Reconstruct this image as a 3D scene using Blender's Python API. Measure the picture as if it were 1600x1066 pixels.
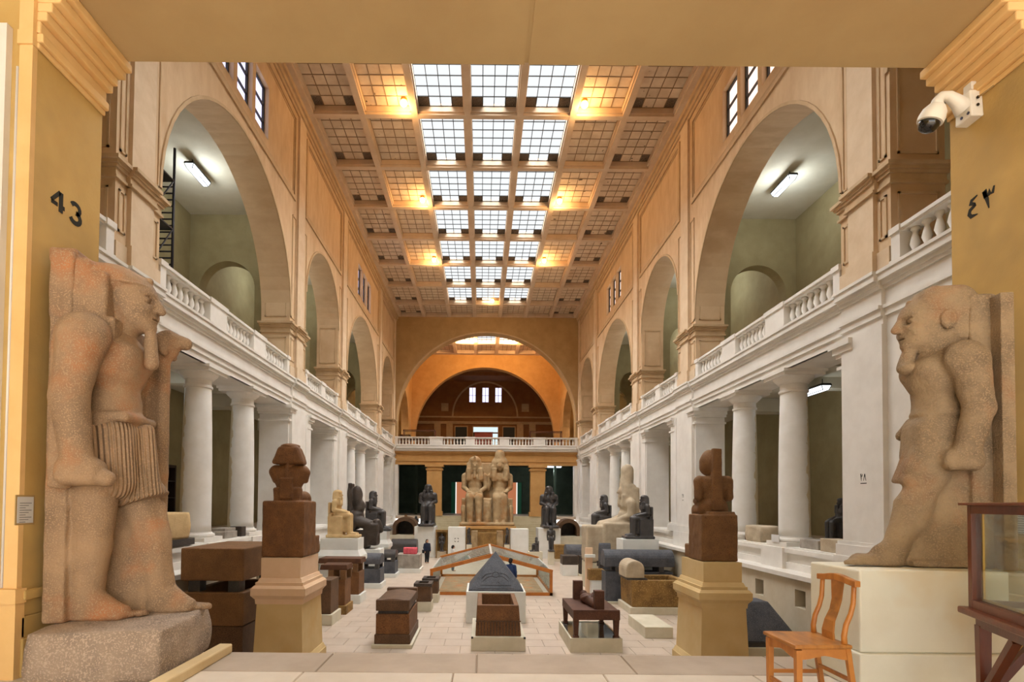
import bpy, bmesh, math, random
import numpy as np
from mathutils import Vector, Matrix, noise as mnoise
random.seed(7)
for o in list(bpy.data.objects): bpy.data.objects.remove(o)
SC = bpy.context.scene
COL = SC.collection
PI = math.pi
# ------------------------------------------------------------------ camera
F = 850.0; CAMP = Vector((-0.42, 0.0, 4.26)); PIT = 0.026; ROL = 0.008
_f = Vector((0, math.cos(PIT), math.sin(PIT))); _u0 = Vector((0, -math.sin(PIT), math.cos(PIT))); _r0 = Vector((1, 0, 0))
_r = _r0*math.cos(ROL) + _u0*math.sin(ROL); _u = _u0*math.cos(ROL) - _r0*math.sin(ROL)
PX = 752 + F*math.tan(PIT)*math.sin(ROL); PY = 786 - F*math.tan(PIT)*math.cos(ROL)
cd = bpy.data.cameras.new('camera'); cam = bpy.data.objects.new('camera', cd); COL.objects.link(cam)
cd.sensor_fit = 'HORIZONTAL'; cd.sensor_width = 36; cd.lens = 36*F/1600
cd.shift_x = (800-PX)/1600; cd.shift_y = (PY-533)/1600; cd.clip_end = 300; cd.clip_start = .05
m = Matrix.Identity(4)
for i in range(3):
    m[i][0] = _r[i]; m[i][1] = _u[i]; m[i][2] = -_f[i]; m[i][3] = CAMP[i]
cam.matrix_world = m
SC.camera = cam
def ray(px, py): return _r*((px-PX)/F) - _u*((py-PY)/F) + _f
def at(px, py, Y): d = ray(px, py); return CAMP + d*(Y/d.y)
def onz(px, py, z=0.0): d = ray(px, py); return CAMP + d*((z-CAMP.z)/d.z)
def fx(px, py, Y): return at(px, py, Y).x
def fz(px, py, Y): return at(px, py, Y).z
# ------------------------------------------------------------------ world, exposure
W = bpy.data.worlds.new('world'); SC.world = W; W.use_nodes = True
_bg = W.node_tree.nodes['Background']; _bg.inputs[0].default_value = (1.0, .97, .92, 1); _bg.inputs[1].default_value = 3.1
SC.view_settings.view_transform = 'Standard'; SC.view_settings.look = 'None'
SC.view_settings.gamma = 1.0; SC.view_settings.use_curve_mapping = False
SC.view_settings.exposure = 0.0
SKY_GLASS = .1; SIDE_GLASS = 1.6; LAMP_W = 165.0; TUBE_W = 130.0; FAR_LAMP_W = 900.0
_sd = bpy.data.lights.new('overcast_daylight', 'SUN'); _sd.energy = 104.0; _sd.angle = math.radians(110); _sd.color = (1.0, .97, .93)
_so = bpy.data.objects.new('overcast_daylight', _sd); COL.objects.link(_so); _so.location = (0, 25, 40)
try:
    SC.cycles.use_denoising = True; SC.cycles.max_bounces = 8; SC.cycles.diffuse_bounces = 6
    SC.cycles.transparent_max_bounces = 16; SC.cycles.sample_clamp_indirect = 6.0
except Exception: pass
# ------------------------------------------------------------------ materials
def lin(c): return tuple(((v/255)/12.92 if v/255 <= .04045 else ((v/255+.055)/1.055)**2.4) for v in c)
MATS = {}
def mat(name, c1, c2=None, scale=3.0, rough=.75, bump=0.0, bscale=30.0, speck=None, sscale=60.0, sth=.62, metal=0.0, stretch=(1,1,1), vary=0.0, world=False, detail=6.0, spec=.3, c3=None, s3=1.0, emit=None, joints=None):
    M = bpy.data.materials.new(name); M.use_nodes = True; N = M.node_tree.nodes; L = M.node_tree.links
    P = N['Principled BSDF']; P.inputs['Roughness'].default_value = rough; P.inputs['Metallic'].default_value = metal
    P.inputs['Specular IOR Level'].default_value = spec
    a = lin(c1); tc = N.new('ShaderNodeTexCoord'); mp = N.new('ShaderNodeMapping'); mp.inputs['Scale'].default_value = stretch
    if world:
        g = N.new('ShaderNodeNewGeometry'); L.new(g.outputs['Position'], mp.inputs[0])
    else: L.new(tc.outputs['Object'], mp.inputs[0])
    def noise(sc, det=6.0, rg=.6):
        n = N.new('ShaderNodeTexNoise'); n.inputs['Scale'].default_value = sc; n.inputs['Detail'].default_value = det; n.inputs['Roughness'].default_value = rg
        L.new(mp.outputs[0], n.inputs['Vector']); return n
    def ramp(src, lo, hi):
        r = N.new('ShaderNodeMapRange'); r.inputs[1].default_value = lo; r.inputs[2].default_value = hi; L.new(src, r.inputs[0]); return r.outputs[0]
    def mix(fac, A, B):
        x = N.new('ShaderNodeMix'); x.data_type = 'RGBA'
        L.new(fac, x.inputs[0])
        for sk, v in ((6, A), (7, B)):
            if isinstance(v, tuple): x.inputs[sk].default_value = v+(1,)
            else: L.new(v, x.inputs[sk])
        return x.outputs[2]
    col = a
    if c2: col = mix(ramp(noise(scale, detail).outputs[0], .36, .64), a, lin(c2))
    if c3: col = mix(ramp(noise(s3, 4.0).outputs[0], .5, .68), col, lin(c3))
    if speck: col = mix(ramp(noise(sscale, 2.0, .5).outputs[0], sth, sth+.05), col, lin(speck))
    if joints:
        bt = N.new('ShaderNodeTexBrick'); bt.inputs['Scale'].default_value = 1.0; bt.inputs['Brick Width'].default_value = joints[0]; bt.inputs['Row Height'].default_value = joints[1]
        bt.inputs['Mortar Size'].default_value = .012; bt.inputs['Color1'].default_value = (0,0,0,1); bt.inputs['Color2'].default_value = (0,0,0,1); bt.inputs['Mortar'].default_value = (1,1,1,1)
        L.new(mp.outputs[0], bt.inputs['Vector'])
        mm = N.new('ShaderNodeMath'); mm.operation = 'MULTIPLY'; mm.inputs[1].default_value = .35; L.new(bt.outputs['Color'], mm.inputs[0])
        col = mix(mm.outputs[0], col, tuple(v*.6 for v in a))
    if vary:
        oi = N.new('ShaderNodeObjectInfo'); h = N.new('ShaderNodeHueSaturation')
        L.new(ramp2(N, L, oi.outputs['Random'], 1-vary, 1+vary), h.inputs['Value'])
        if isinstance(col, tuple): h.inputs['Color'].default_value = col+(1,)
        else: L.new(col, h.inputs['Color'])
        col = h.outputs[0]
    if isinstance(col, tuple): P.inputs['Base Color'].default_value = col+(1,)
    else: L.new(col, P.inputs['Base Color'])
    if bump:
        b = N.new('ShaderNodeBump'); b.inputs['Strength'].default_value = bump; b.inputs['Distance'].default_value = .02
        L.new(noise(bscale, 5.0).outputs[0], b.inputs['Height']); L.new(b.outputs[0], P.inputs['Normal'])
    if emit:
        P.inputs['Emission Color'].default_value = lin(emit[0])+(1,); P.inputs['Emission Strength'].default_value = emit[1]
    MATS[name] = M; return M
def ramp2(N, L, src, lo, hi):
    r = N.new('ShaderNodeMapRange'); r.inputs[3].default_value = lo; r.inputs[4].default_value = hi; L.new(src, r.inputs[0]); return r.outputs[0]
def emission(name, c, s):
    M = bpy.data.materials.new(name); M.use_nodes = True; N = M.node_tree.nodes; L = M.node_tree.links
    N.remove(N['Principled BSDF']); e = N.new('ShaderNodeEmission'); e.inputs[0].default_value = lin(c)+(1,); e.inputs[1].default_value = s
    L.new(e.outputs[0], N['Material Output'].inputs[0]); MATS[name] = M; return M
def glassmat(name, tint=(.93, .96, .95), refl=.05):
    M = bpy.data.materials.new(name); M.use_nodes = True; N = M.node_tree.nodes; L = M.node_tree.links
    N.remove(N['Principled BSDF']); t = N.new('ShaderNodeBsdfTransparent'); t.inputs[0].default_value = tint+(1,)
    g = N.new('ShaderNodeBsdfGlossy'); g.inputs['Roughness'].default_value = .03; mx = N.new('ShaderNodeMixShader')
    fr = N.new('ShaderNodeFresnel'); fr.inputs[0].default_value = 1.45
    ml = N.new('ShaderNodeMath'); ml.operation = 'MULTIPLY'; ml.inputs[1].default_value = refl*10; L.new(fr.outputs[0], ml.inputs[0])
    L.new(ml.outputs[0], mx.inputs[0]); L.new(t.outputs[0], mx.inputs[1]); L.new(g.outputs[0], mx.inputs[2]); L.new(mx.outputs[0], N['Material Output'].inputs[0])
    MATS[name] = M; return M
mat('wall_beige', (214, 188, 152), (205, 176, 140), 1.2, .85, .12, 25, stretch=(1, 2.5, 1), c3=(196, 166, 130), s3=.5, world=True)
mat('basement', (196, 186, 164), (186, 174, 150), 1.5, .85, .08, 25, world=True)
mat('wall_pier', (216, 194, 164), (206, 182, 150), 2.0, .85, .1, 25, world=True)
mat('moulding', (200, 174, 138), (188, 160, 124), 2.0, .8, .08, 40, world=True)
mat('white_paint', (226, 222, 214), (216, 211, 202), 1.5, .6, .05, 30, world=True)
mat('gallery_wall', (158, 147, 110), (146, 134, 98), 1.2, .85, .1, 20, world=True)
mat('gallery_ceiling', (205, 200, 182), (196, 190, 170), 1.2, .85, world=True)
mat('entry_yellow', (198, 166, 102), (186, 152, 88), .9, .75, .15, 25, c3=(174, 146, 92), s3=.7, world=True)
mat('entry_soffit', (188, 162, 116), (180, 153, 108), 1.0, .8, .08, 60, world=True)
mat('entry_orange', (228, 190, 130), (216, 176, 114), 1.4, .7, .1, 20, world=True)
mat('end_ochre', (200, 156, 98), (188, 144, 86), 1.2, .8, .08, 25, world=True)
mat('arch_olive', (178, 148, 102), (166, 136, 92), 1.2, .8, .08, 25, world=True)
mat('far_brown', (150, 106, 66), (136, 94, 58), 1.2, .85, .06, 25, world=True)
mat('ceiling_paint', (212, 190, 164), (198, 174, 146), 1.0, .75, .12, 20, world=True)
mat('dark_pane', (218, 200, 174), (200, 178, 150), 1.5, .7, .15, 14, speck=(70, 54, 40), sscale=2.6, sth=.70, vary=.09, world=True)
mat('grille', (62, 52, 42), (120, 104, 88), 18, .7, .3, 40)
mat('floor_slab', (201, 186, 169), (190, 173, 155), 1.6, .38, .06, 20, vary=.035, world=True, stretch=(1, .6, 1), spec=.4)
mat('floor_base', (201, 186, 169), (190, 173, 155), 1.6, .38, .05, 20, world=True, spec=.4, joints=(1.0, .8))
mat('landing_slab', (208, 198, 184), (198, 186, 170), 2.0, .5, .05, 20, vary=.03, world=True)
mat('landing_grey', (176, 162, 146), (164, 149, 132), 2.0, .55, .06, 20, vary=.03, world=True)
mat('joint', (150, 134, 116), rough=.9)
mat('dark_green', (78, 92, 78), (66, 78, 66), 1.0, .8)
mat('plinth_cream', (200, 190, 160), (188, 176, 144), 1.5, .8, .08, 20)
mat('vent_dark', (70, 64, 54), rough=.95)
mat('lamp_metal', (58, 56, 52), rough=.5, metal=.4)
emission('tube_glow', (238, 246, 255), 3.0)
mat('old_bar', (140, 116, 90), rough=.8)
def skyglass(name, c, s, tint):
    M = bpy.data.materials.new(name); M.use_nodes = True; N = M.node_tree.nodes; L = M.node_tree.links
    N.remove(N['Principled BSDF']); e = N.new('ShaderNodeEmission'); e.inputs[0].default_value = lin(c)+(1,); e.inputs[1].default_value = s
    t = N.new('ShaderNodeBsdfTransparent'); t.inputs[0].default_value = tint+(1,); a = N.new('ShaderNodeAddShader')
    L.new(e.outputs[0], a.inputs[0]); L.new(t.outputs[0], a.inputs[1]); L.new(a.outputs[0], N['Material Output'].inputs[0]); MATS[name] = M; return M
skyglass('skylight_glass', (240, 246, 255), SKY_GLASS, (.52, .535, .55))
emission('window_lilac', (226, 222, 255), SIDE_GLASS)
emission('window_warm', (255, 224, 208), SIDE_GLASS)
emission('bulb_glow', (255, 190, 105), 40.0)
glassmat('glass')
# ------------------------------------------------------------------ mesh builder
class B:
    def __init__(s): s.v = []; s.f = []
    def poly(s, pts, faces):
        n = len(s.v); s.v += [tuple(p) for p in pts]; s.f += [tuple(n+i for i in f) for f in faces]; return s
    def box(s, x0, x1, y0, y1, z0, z1):
        if x0 > x1: x0, x1 = x1, x0
        if y0 > y1: y0, y1 = y1, y0
        if z0 > z1: z0, z1 = z1, z0
        return s.poly([(x0,y0,z0),(x1,y0,z0),(x1,y1,z0),(x0,y1,z0),(x0,y0,z1),(x1,y0,z1),(x1,y1,z1),(x0,y1,z1)],
            [(0,3,2,1),(4,5,6,7),(0,1,5,4),(1,2,6,5),(2,3,7,6),(3,0,4,7)])
    def cbox(s, c, h): return s.box(c[0]-h[0], c[0]+h[0], c[1]-h[1], c[1]+h[1], c[2]-h[2], c[2]+h[2])
    def frustum(s, r0, z0, r1, z1):            # rects (x0,x1,y0,y1)
        a, b = r0, r1
        return s.poly([(a[0],a[2],z0),(a[1],a[2],z0),(a[1],a[3],z0),(a[0],a[3],z0),(b[0],b[2],z1),(b[1],b[2],z1),(b[1],b[3],z1),(b[0],b[3],z1)],
            [(0,3,2,1),(4,5,6,7),(0,1,5,4),(1,2,6,5),(2,3,7,6),(3,0,4,7)])
    def prism(s, pts2, w0, w1, axis='x'):      # polygon (a,b) extruded along axis
        def P(a, b, w): return {'x': (w,a,b), 'y': (a,w,b), 'z': (a,b,w)}[axis]
        n = len(pts2); V = [P(a,b,w0) for a,b in pts2]+[P(a,b,w1) for a,b in pts2]
        Fc = [tuple(range(n))[::-1], tuple(range(n, 2*n))]+[(i,(i+1)%n,n+(i+1)%n,n+i) for i in range(n)]
        return s.poly(V, Fc)
    def lathe(s, prof, cx=0, cy=0, seg=20, ang=None):
        n = len(s.v)
        for r, z in prof:
            for k in range(seg):
                t = 2*PI*k/seg; s.v.append((cx+r*math.cos(t), cy+r*math.sin(t), z))
        for i in range(len(prof)-1):
            for k in range(seg):
                a = n+i*seg+k; b = n+i*seg+(k+1)%seg; s.f.append((a, b, b+seg, a+seg))
        s.f.append(tuple(n+k for k in range(seg))[::-1]); s.f.append(tuple(n+(len(prof)-1)*seg+k for k in range(seg)))
        return s
    def tube(s, pts, r, seg=8):
        pts = [Vector(p) for p in pts]; n = len(s.v); rs = r if isinstance(r, (list, tuple)) else [r]*len(pts)
        a = (pts[1]-pts[0]).normalized(); a = a.cross(Vector((0,0,1)) if abs(a.z) < .9 else Vector((1,0,0))).normalized()
        for i, p in enumerate(pts):
            d = (pts[min(i+1, len(pts)-1)]-pts[max(i-1, 0)]).normalized()
            a = (a-d*a.dot(d)).normalized(); b = d.cross(a)
            for k in range(seg):
                t = 2*PI*k/seg; s.v.append(tuple(p+(a*math.cos(t)+b*math.sin(t))*rs[i]))
        for i in range(len(pts)-1):
            for k in range(seg):
                x = n+i*seg+k; y = n+i*seg+(k+1)%seg; s.f.append((x, x+seg, y+seg, y))
        s.f.append(tuple(n+k for k in range(seg))); s.f.append(tuple(n+(len(pts)-1)*seg+k for k in range(seg))[::-1])
        return s
    def bar(s, p, q, w, h):                     # rectangular bar from p to q
        p = Vector(p); q = Vector(q); d = (q-p).normalized(); up = Vector((0,0,1)) if abs(d.z) < .95 else Vector((0,1,0))
        a = d.cross(up).normalized()*(w/2); b = a.cross(d).normalized()*(h/2)
        return s.poly([p-a-b, p+a-b, p+a+b, p-a+b, q-a-b, q+a-b, q+a+b, q-a+b], [(0,1,2,3),(7,6,5,4),(0,4,5,1),(1,5,6,2),(2,6,7,3),(3,7,4,0)])
    def mesh(s, name, mt):
        me = bpy.data.meshes.new(name); me.from_pydata(s.v, [], s.f)
        bm = bmesh.new(); bm.from_mesh(me); bmesh.ops.recalc_face_normals(bm, faces=bm.faces); bm.to_mesh(me); bm.free()
        for x in (mt if isinstance(mt, (list, tuple)) else [mt]): me.materials.append(MATS[x])
        return me
    def build(s, name, mt, parent=None, loc=None, bevel=0, smooth=False, rz=0):
        me = s.mesh(name, mt); return put(name, me, parent, loc, bevel, smooth, rz)
def put(name, me, parent=None, loc=None, bevel=0, smooth=False, rz=0):
    o = bpy.data.objects.new(name, me); COL.objects.link(o)
    if parent is not None: o.parent = parent
    if loc is not None: o.location = loc
    if rz: o.rotation_euler = (0, 0, rz)
    if bevel:
        b = o.modifiers.new('bevel', 'BEVEL'); b.width = bevel; b.segments = 2; b.limit_method = 'ANGLE'
    if smooth:
        for p in me.polygons: p.use_smooth = True
        if smooth == 'auto':
            try: me.set_sharp_from_angle(angle=.6)
            except Exception: pass
    return o
def tag(o, label, cat, group=None):
    o['label'] = label; o['category'] = cat
    if group: o['group'] = group
    return o
def struct(o, label=None):
    o['kind'] = 'structure'
    if label: o['label'] = label
    return o
def thing(name, label, cat, loc=(0,0,0), rz=0, group=None):
    o = bpy.data.objects.new(name, None); COL.objects.link(o); o.location = loc; o.rotation_euler = (0,0,rz); o.empty_display_size = .2
    return tag(o, label, cat, group)
def sroot(name, label=None):
    o = bpy.data.objects.new(name, None); COL.objects.link(o); return struct(o, label)
# wall with openings: u along, v up, thickness between w0 and w1
def arch_wall(b, mp, u0, u1, v0, v1, ops, w0, w1, seg=28):
    def quad(a, bb, c, d): b.poly([mp(*a), mp(*bb), mp(*c), mp(*d)], [(0,1,2,3)])
    def solid(a0, a1, c0, c1, c0b=None, c1b=None):
        for w in (w0, w1): quad((a0,c0,w), (a1,c0 if c0b is None else c0b,w), (a1,c1,w), (a0,c1,w))
    cur = u0
    for o in sorted(ops, key=lambda q: q['u0']):
        solid(cur, o['u0'], v0, v1)
        vb = o.get('vb', v0); vs = o['vs']; c = (o['u0']+o['u1'])/2; R = (o['u1']-o['u0'])/2; rise = o.get('rise', R)
        if vb > v0:
            solid(o['u0'], o['u1'], v0, vb); quad((o['u0'],vb,w0),(o['u1'],vb,w0),(o['u1'],vb,w1),(o['u0'],vb,w1))
        for uu in (o['u0'], o['u1']): quad((uu,vb,w0),(uu,vs,w0),(uu,vs,w1),(uu,vb,w1))
        n = seg if rise > 0 else 1
        pts = [(c-R*math.cos(PI*i/n), vs+rise*math.sin(PI*i/n)) for i in range(n+1)]
        for (ua, va), (ub, vbb) in zip(pts[:-1], pts[1:]):
            for w in (w0, w1): quad((ua,va,w),(ub,vbb,w),(ub,v1,w),(ua,v1,w))
            quad((ua,va,w0),(ub,vbb,w0),(ub,vbb,w1),(ua,va,w1))
        cur = o['u1']
    solid(cur, u1, v0, v1)
    for uu in (u0, u1): quad((uu,v0,w0),(uu,v1,w0),(uu,v1,w1),(uu,v0,w1))
    quad((u0,v1,w0),(u1,v1,w0),(u1,v1,w1),(u0,v1,w1)); quad((u0,v0,w0),(u1,v0,w0),(u1,v0,w1),(u0,v0,w1))
    return b
def arch_band(b, mp, c, R, vs, rise, w0, w1, bw, leg=0.0, seg=28):   # raised archivolt band
    def pt(i, r, rr): return (c-r*math.cos(PI*i/seg), vs+rr*math.sin(PI*i/seg))
    for i in range(seg):
        a, d = pt(i, R, rise), pt(i+1, R, rise); e, g = pt(i+1, R+bw, rise+bw), pt(i, R+bw, rise+bw)
        V = [mp(p[0], p[1], w) for w in (w0, w1) for p in (a, d, e, g)]
        b.poly(V, [(4,5,6,7),(0,1,5,4),(2,3,7,6)])
    return b
# ------------------------------------------------------------------ measures
XW = 8.5; XB = 9.7; XG = 13.2; ZG = 3.05; ZDECK = 9.45; ZRAIL = 10.25; ZIMP = 11.75; ZCROWN = 16.65; ZSTR = 17.45; ZC = 21.5
YE0, YE1 = 4.57, 5.37; YEND = 50.15; YARCH2 = 63.0; YFAR = 75.5; ZL = 2.78
BAYS = [('N', 6.15, 11.75), ('W', 13.4, 22.6), ('N', 24.65, 30.25), ('W', 32.25, 41.45), ('N', 43.65, 48.85)]
PIERS = [(11.75, 13.4), (22.6, 24.65), (30.25, 32.25), (41.45, 43.65), (48.85, 50.15)]
WIN_Y = [-1.42, 0.0, 1.42]
# ================================================================== SETTING
# ---- atrium floor
FL = sroot('floor', 'pale stone paved floor of the sunken hall')
b = B().box(-8.6, 8.6, 5.3, 24.3, -.4, -.015); b.build('floor_bed', 'joint', FL)
b = B().box(-8.6, 8.6, 24.3, 51, -.4, 0); b.build('floor_far', 'floor_base', FL)
slab_me = B().frustum((-.494, .494, -.394, .394), -.015, (-.49, .49, -.39, .39), 0).mesh('floor_slab', 'floor_slab')
for j in range(13):
    for i in range(-9, 9):
        x = i+.5+(.5 if j % 2 else 0)
        if abs(x) < 8.4: put('floor_slab', slab_me, FL, (x, 14.3+j*.8, 0))
# ---- landing and stairs
LA = sroot('floor_landing', 'upper landing of pale stone slabs at the hall entrance')
B().box(-9, 9, -8, YE1, ZL-.5, ZL-.012).build('landing_bed', 'joint', LA)
lm = B().frustum((-.645, .645, -.395, .395), -.012, (-.64, .64, -.39, .39), 0).mesh('landing_slab', 'landing_slab')
lg = B().frustum((-.695, .695, -.297, .297), -.012, (-.69, .69, -.292, .292), 0).mesh('landing_border_slab', 'landing_grey')
for i in range(-3, 4): put('landing_border_slab', lg, LA, (i*1.4+.25, YE1-.3, ZL))
for j in range(9):
    for i in range(-4, 5):
        put('landing_slab', lm, LA, (i*1.3+(.65 if j % 2 else 0), YE1-.6-.4-j*.8, ZL))
ST = sroot('stairs_near', 'stone steps down from the landing into the hall')
NS = 16
for k in range(NS):
    z1 = ZL-(k+1)*ZL/(NS+1); B().box(-4.2, 4.2, YE1+k*.3, YE1+(k+1)*.3, 0, z1).build('step', 'landing_grey', ST)
SF = sroot('stairs_far', 'stone steps up to the far gallery behind the colossus')
for k in range(15):
    B().box(-5.6, 5.6, 47.2+k*.2, 50.15, k*ZG/15, (k+1)*ZG/15-.004).build('step', 'plinth_cream', SF)
# ---- side walls
def side(sg, nm):
    X = lambda x: sg*x
    mp = lambda u, v, w: (sg*w, u, v)
    root = sroot('wall_'+nm, 'tall arcaded beige wall on the %s of the hall' % nm)
    # upper arcade
    ops = []
    for k, y0, y1 in BAYS:
        R = (y1-y0)/2; ops.append(dict(u0=y0, u1=y1, vb=ZDECK, vs=ZCROWN-R, rise=R))
    b = B(); arch_wall(b, mp, YE1, YEND, ZDECK-.1, ZSTR-.3, ops, XW, XB); b.build('arcade', 'wall_beige', root)
    wo = []
    for k, y0, y1 in BAYS:
        if k == 'W':
            for d in WIN_Y: wo.append(dict(u0=(y0+y1)/2+d-.58, u1=(y0+y1)/2+d+.58, vb=17.75, vs=19.75, rise=0))
    b = B(); arch_wall(b, mp, YE1, YEND, ZSTR-.3, ZC+1.2, wo, XW, XW+.6); b.build('clerestory', 'wall_beige', root)
    # windows
    n = 1
    for k, y0, y1 in BAYS:
        if k != 'W': continue
        for d in WIN_Y:
            c = (y0+y1)/2+d
            w = B()
            for q in (-.55, .55): w.box(X(XW+.16), X(XW+.24), c+q-.035, c+q+.035, 17.75, 19.75)
            for q in (17.79, 18.4, 19.05, 19.71): w.box(X(XW+.16), X(XW+.24), c-.55, c+.55, q-.018, q+.018)
            f = w.build('window_frame', 'lamp_metal', root)
            B().box(X(XW+.25), X(XW+.27), c-.56, c+.56, 17.76, 19.74).build('pane', 'window_lilac' if sg < 0 else 'window_warm', f)
    # string course, panel mouldings, pilaster strips
    for k, y0, y1 in BAYS:
        a0, a1 = y0-.35, y1+.35
        fr = B(); zt, zb = 20.75, ZSTR-.35
        def ring(f, a0, a1, zb, zt, t, p):
            f.box(X(XW-p), X(XW+.02), a0, a1, zb, zb+t); f.box(X(XW-p), X(XW+.02), a0, a1, zt-t, zt)
            f.box(X(XW-p), X(XW+.02), a0, a0+t, zb+t, zt-t); f.box(X(XW-p), X(XW+.02), a1-t, a1, zb+t, zt-t)
        ring(fr, a0, a1, zb, zt, .17, .06); ring(fr, a0+.22, a1-.22, zb+.22, zt-.22, .06, .03)
        fr.build('panel_moulding', 'moulding', root)
        ab = B(); R = (y1-y0)/2
        arch_band(ab, mp, (y0+y1)/2, R, ZCROWN-R, R, XW+.01, XW-.045, .09); ab.build('archivolt', 'moulding', root)
        # soffit panel band inside arch
    for i, (p0, p1) in enumerate(PIERS):
        c = (p0+p1)/2; h = (p1-p0)/2
        s = B(); s.box(X(XW-.10), X(XW+.02), c-min(.42, h-.3), c+min(.42, h-.3), ZIMP, ZC-.5); s.build('pilaster_strip', 'wall_pier', root)
        # impost moulding around pier (three fasciae)
        im = B()
        for z0, z1, p in ((ZIMP-.42, ZIMP-.36, .06), (ZIMP-.36, ZIMP-.2, .025), (ZIMP-.2, ZIMP-.13, .07), (ZIMP-.13, ZIMP-.06, .11), (ZIMP-.06, ZIMP+.02, .17)):
            im.box(X(XW-p), X(XB+p*.6), p0-p, p1+p, z0, z1)
            im.box(X(XW-p-.10), X(XW), c-.5, c+.5, z0, z1)
        im.build('impost', 'moulding', root)
        pb = B(); pb.box(X(XW-.05), X(XW), p0, p1, ZDECK, ZDECK+.5); pb.box(X(XW-.15), X(XW), c-.45, c+.45, ZDECK, ZDECK+.55)
        pb.box(X(XW-.10), X(XW), c-.42, c+.42, ZDECK+.5, ZIMP-.4); pb.build('pier_base', 'wall_pier', root)
        # recessed looking panels: raised frames on both flats of the pier
        pf = B()
        for q0, q1 in ((p0+.1, c-.5), (c+.5, p1-.1)):
            if q1-q0 < .2: continue
            for z0, z1 in ((ZDECK+.75, ZIMP-.6), (ZIMP+.25, 16.4)):
                t = .05; pr = .03
                pf.box(X(XW-pr), X(XW+.01), q0, q1, z0, z0+t); pf.box(X(XW-pr), X(XW+.01), q0, q1, z1-t, z1)
                pf.box(X(XW-pr), X(XW+.01), q0, q0+t, z0, z1); pf.box(X(XW-pr), X(XW+.01), q1-t, q1, z0, z1)
        # frames on jamb faces (inside the arch)
        for yy, s_ in ((p0, -1), (p1, 1)):
            for z0, z1 in ((ZDECK+.75, ZIMP-.6), (ZIMP+.25, 14.0 if True else 0)):
                t = .05; q0, q1 = XW+.15, XB-.15
                for (a, bb, c0, c1) in ((q0, q1, z0, z0+t), (q0, q1, z1-t, z1), (q0, q0+t, z0, z1), (q1-t, q1, z0, z1)):
                    pf.box(X(a), X(bb), yy, yy+s_*.03, c0, c1)
        pf.build('panel_frame', 'moulding', root)
    # cove under the ceiling
    cv = B()
    for z0, z1, p in ((20.95, 21.1, .07), (21.1, 21.3, .14), (21.3, ZC+.05, .24)): cv.box(X(XW-p), X(XW+.05), YE1, YEND, z0, z1)
    cv.build('cornice', 'moulding', root)
    # white entablature
    en = B()
    en.box(X(XW+.02), X(XB), YE1, YEND, 8.28, ZDECK-.05)
    prof = ((8.28, 8.46, .0), (8.46, 8.62, .05), (8.62, 8.70, .10), (8.70, 9.06, .03), (9.06, 9.14, .08), (9.14, 9.23, .13), (9.23, 9.38, .2), (9.38, ZDECK, .235))
    for z0, z1, p in prof: en.box(X(XW-p), X(XW+.1), YE1, YEND-.0, z0, z1)
    for p0, p1 in PIERS:
        for z0, z1, p in prof: en.box(X(XW-p-.09), X(XW), p0+.15, p1-.15, z0, z1)
    en.build('entablature', 'white_paint', root)
    # piers of the colonnade storey
    for i, (p0, p1) in enumerate(PIERS):
        nb = BAYS[i][0]
        ex0 = .9 if nb == 'N' else 0.0; ex1 = .9 if (i+1 < len(BAYS) and BAYS[i+1][0] == 'N') else 0.0
        pr = B(); pr.box(X(XW), X(XB), p0-ex0, p1+ex1, ZG, 8.28); pr.box(X(XW-.12), X(XW), p0+.15, p1-.15, ZG, 8.28)
        for q0, q1 in ((p0-ex0, p0+.0), (p1, p1+ex1)):
            if q1-q0 > .1: pr.box(X(XW-.06), X(XW), q0+.1, q1-.1, ZG, 8.2)
        pr.box(X(XW-.17), X(XB), p0-ex0-.05, p1+ex1+.05, ZG, ZG+.28); pr.box(X(XW-.14), X(XB), p0-ex0-.03, p1+ex1+.03, ZG+.28, ZG+.36)
        pr.build('pier', 'white_paint', root)
        cp = B()
        for z0, z1, p in ((7.62, 7.7, .085), (7.9, 8.0, .095), (8.0, 8.14, .15), (8.14, 8.275, .22)):
            cp.box(X(XW-p), X(XB+p*.3), p0-ex0-p, p0-ex0+.55, z0, z1); cp.box(X(XW-p), X(XB+p*.3), p1+ex1-.55, p1+ex1+p, z0, z1)
        cp.build('pier_capital', 'white_paint', root)
    # plinth and basement wall
    pl = B(); pl.box(X(XW), X(XB), YE1, YEND, 2.3, ZG); pl.box(X(XW-.1), X(XW), YE1, YEND, ZG-.16, ZG-.04); pl.box(X(XW-.06), X(XW), YE1, YEND, 2.3, 2.62)
    for k, y0, y1 in BAYS:
        if k == 'W':
            for yc in ((y0+y1)/2-1.54, (y0+y1)/2+1.54): pl.box(X(XW-.16), X(XW), yc-.6, yc+.6, 2.3, ZG-.03)
    for p0, p1 in PIERS: pl.box(X(XW-.2), X(XW), p0-.1, p1+.1, 2.3, ZG+.01)
    pl.build('plinth', 'white_paint', root)
    vents = []
    for yc in (7.9, 10.0, 12.2, 14.4, 16.5, 18.7, 21.0, 25.5, 29.0, 34.0, 38.0, 44.0):
        vents.append(dict(u0=yc-.24, u1=yc+.24, vb=1.55, vs=2.02, rise=0))
    bw = B(); arch_wall(bw, mp, YE1, YEND, 0, 2.3, vents, 8.0, 8.3); bw.build('basement_wall', 'basement', root)
    B().box(X(8.28), X(8.45), YE1, YEND, 0, 2.3).build('vent_back', 'vent_dark', root)
    B().box(X(7.9), X(8.55), YE1, YEND, 2.3, 2.42).build('sill', 'white_paint', root)
    return root
WL = side(-1, 'left'); WR = side(1, 'right')
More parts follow.
